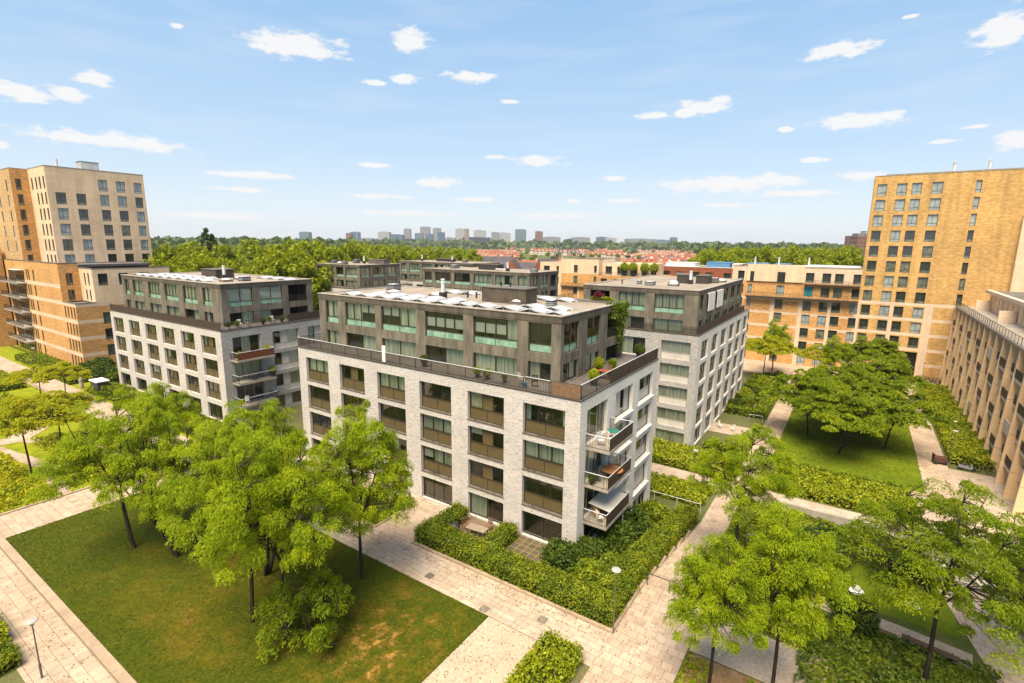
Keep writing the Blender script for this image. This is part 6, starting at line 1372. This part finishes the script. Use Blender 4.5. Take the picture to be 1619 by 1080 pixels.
for sx in (-.45, .45): b = MB(); b.bar((sx, -.52, .22), (sx, -.46, .22), .22, 0, 14); b.obj('wheel', M_DARK, o)
def ring(b, cx, cz, r, t=.03, y=0, n=14):
    for i in range(n): a0, a1 = 2*math.pi*i/n, 2*math.pi*(i+1)/n; b.bar((cx+r*math.cos(a0), y, cz+r*math.sin(a0)), (cx+r*math.cos(a1), y, cz+r*math.sin(a1)), t, 0, 4)
def bike_meshes():
    w = MB(); ring(w, 0, .34, .33); 
    for i in range(6): w.bar((0, 0, .34), (.32*math.cos(i), 0, .34+.32*math.sin(i)), .006, 0, 3)
    f = MB()
    for a, c in (((-.52,0,.34), (-.15,0,.32)), ((-.15,0,.32), (-.3,0,.86)), ((-.52,0,.34), (-.28,0,.78)), ((-.15,0,.32), (.38,0,.78)), ((-.28,0,.78), (.36,0,.86)), ((.54,0,.34), (.36,0,.95)), ((.36,0,.95), (.34,0,1.04)), ((.34,-.28,1.06), (.34,.28,1.06))): f.bar(a, c, .022)
    s = MB(); s.box(-.42, -.18, -.07, .07, .88, .93)
    return w.mesh('wheel', M_DARK), f.mesh('frame', M_DARK), s.mesh('saddle', M_DARK)
BK = bike_meshes(); bikecol = [plain('bike_'+n_, c_, .4) for n_, c_ in (('black', (.02,.02,.025)), ('blue', (.03,.06,.12)), ('silver', (.3,.3,.3)), ('red', (.3,.04,.02)))]
def bike(x, y, rz, label, group, z=None, name='bicycle'):
    o = empty(name, (x, y, hz(x, y)+.03 if z is None else z), rz, label=label, cat='bicycle', group=group)
    for dx in (-.52, .54): q = inst('wheel', BK[0], o); q.location = (dx, 0, 0)
    inst('frame', BK[1], o); inst('saddle', BK[2], o); return o
for i in range(22): bike(27.6+.27*i, 95.6-.05*i+.3*(i % 2), 1.45+.2*((i*7) % 5-2)/2, 'bicycle parked in the crowded rack at the foot of the tall right tower', 'bicycles parked at the foot of the tower')
o = empty('cargo_bicycle', (27.2, 93.5, -2.97), .8, label='orange cargo bicycle at the left end of the bicycle rack', cat='bicycle'); b = MB(); b.box(-.3, .5, -.3, .3, .3, .75); b.obj('box', plain('orange_paint', (.55,.12,.02), .5), o)
for dx in (-1.1, .75): q = inst('wheel', BK[0], o); q.location = (dx, 0, 0)
b = MB(); b.bar((-1.1, 0, .34), (-.3, 0, .45), .03); b.bar((-.9, 0, .4), (-.9, 0, .95), .03); b.bar((-.4, 0, .4), (-.45, 0, 1.05), .03); b.obj('frame', M_DARK, o)
bike(30.3, 46.3, .05, 'bicycle leaning right of the grey scooter on the courtyard path', None); bike(32.3, 64, 1.2, 'bicycle leaning by a fin of the tan building', None); bike(-104, -1.0, .3, 'bicycle parked before the far left balconies, left of two', None); bike(-102, -1.1, .4, 'bicycle parked before the far left balconies, right of two', None)
o = empty('scooter', (28.8, 46.1, -2.97), .05, label='grey motor scooter parked on the courtyard path before the long hedge', cat='scooter')
for dx in (-.6, .62): b = MB(); b.bar((dx, -.06, .26), (dx, .06, .26), .26, 0, 14); b.obj('wheel', M_DARK, o)
b = MB(); b.box(-.8, .1, -.16, .16, .32, .66); b.box(.1, .45, -.14, .14, .25, .34); b.bar((.45, 0, .3), (.36, 0, .95), .14, 0, 8, .09); b.obj('body', plain('grey_lacquer', (.25,.26,.28), .3, .5), o)
b = MB(); b.box(-.72, .02, -.14, .14, .665, .76); b.obj('saddle', M_DARK, o); b = MB(); b.bar((.34, -.3, 1.02), (.34, .3, 1.02), .025); b.bar((.36, 0, .9), (.34, 0, 1.02), .03); b.obj('handlebar', M_DARK, o)
o = empty('garden_chair', (2.2, 46.9, -2.97)); bpy.data.objects.remove(o)
chair(1.2, 44.2, -2.9, 1.2, 'white garden chair left on the white patio of the right block', W_); chair(2.9, 43.8, -2.9, 4.2, 'white garden chair right on the white patio of the right block', W_)
o = empty('garden_shed', (-81.5, -3.2, 0), label='small dark shelter with a pale flat top at the left block\'s corner', cat='shelter'); b = MB(); b.box(-1.3, 1.3, -.7, .7, 0, 1.5); b.obj('wall', M_GREYF, o); b = MB(); b.box(-1.5, 1.5, -.9, .9, 1.502, 1.62); b.obj('roof', M_WHITE, o)
b = MB(); b.lathe([(.25, 0), (.3, .5), (.26, 1.1), (.32, 1.5), (.18, 1.8), (.05, 1.9)], 0, 0, 8); b.obj('standing_stone', M_SLAB, label='upright carved pale stone in the planting by the left path', cat='sculpture').location = (-84.6, -4.6, 0)
# manhole covers and a drain in the paving
for i, (x, y) in enumerate(((-7.4, -8.1), (1.4, -7.3), (-14.5, -25.2), (-2.2, -8.6), (.2, 24.4))):
    b = MB(); b.box(-.28, .28, -.28, .28, .03, .045); b.obj('drain_cover', M_CONC if i != 2 else M_SLAB, label=['square drain cover in the path nearest the lawn', 'square grey drain cover before the front hedge', 'pale drain cover in the bottom left path', 'drain cover by the end of the lawn', 'drain cover in the cross path behind the nearest block'][i], cat='drain cover').location = (x, y, hz(x, y))

# =============================================================== air
b = MB(); b.box(-5600, 5600, -1500, 6500, -5, 130); hzm = bpy.data.materials.new('haze'); hzm.use_nodes = True; hn = hzm.node_tree; hn.nodes.remove(hn.nodes['Principled BSDF'])
pv = hn.nodes.new('ShaderNodeVolumePrincipled'); pv.inputs['Color'].default_value = (.86,.92,1,1); pv.inputs['Density'].default_value = .00008; pv.inputs['Anisotropy'].default_value = .2
hn.links.new(pv.outputs[0], hn.nodes['Material Output'].inputs['Volume'])
b.obj('haze', hzm, kind='stuff', label='thin pale haze in the air over the whole scene', cat='haze')
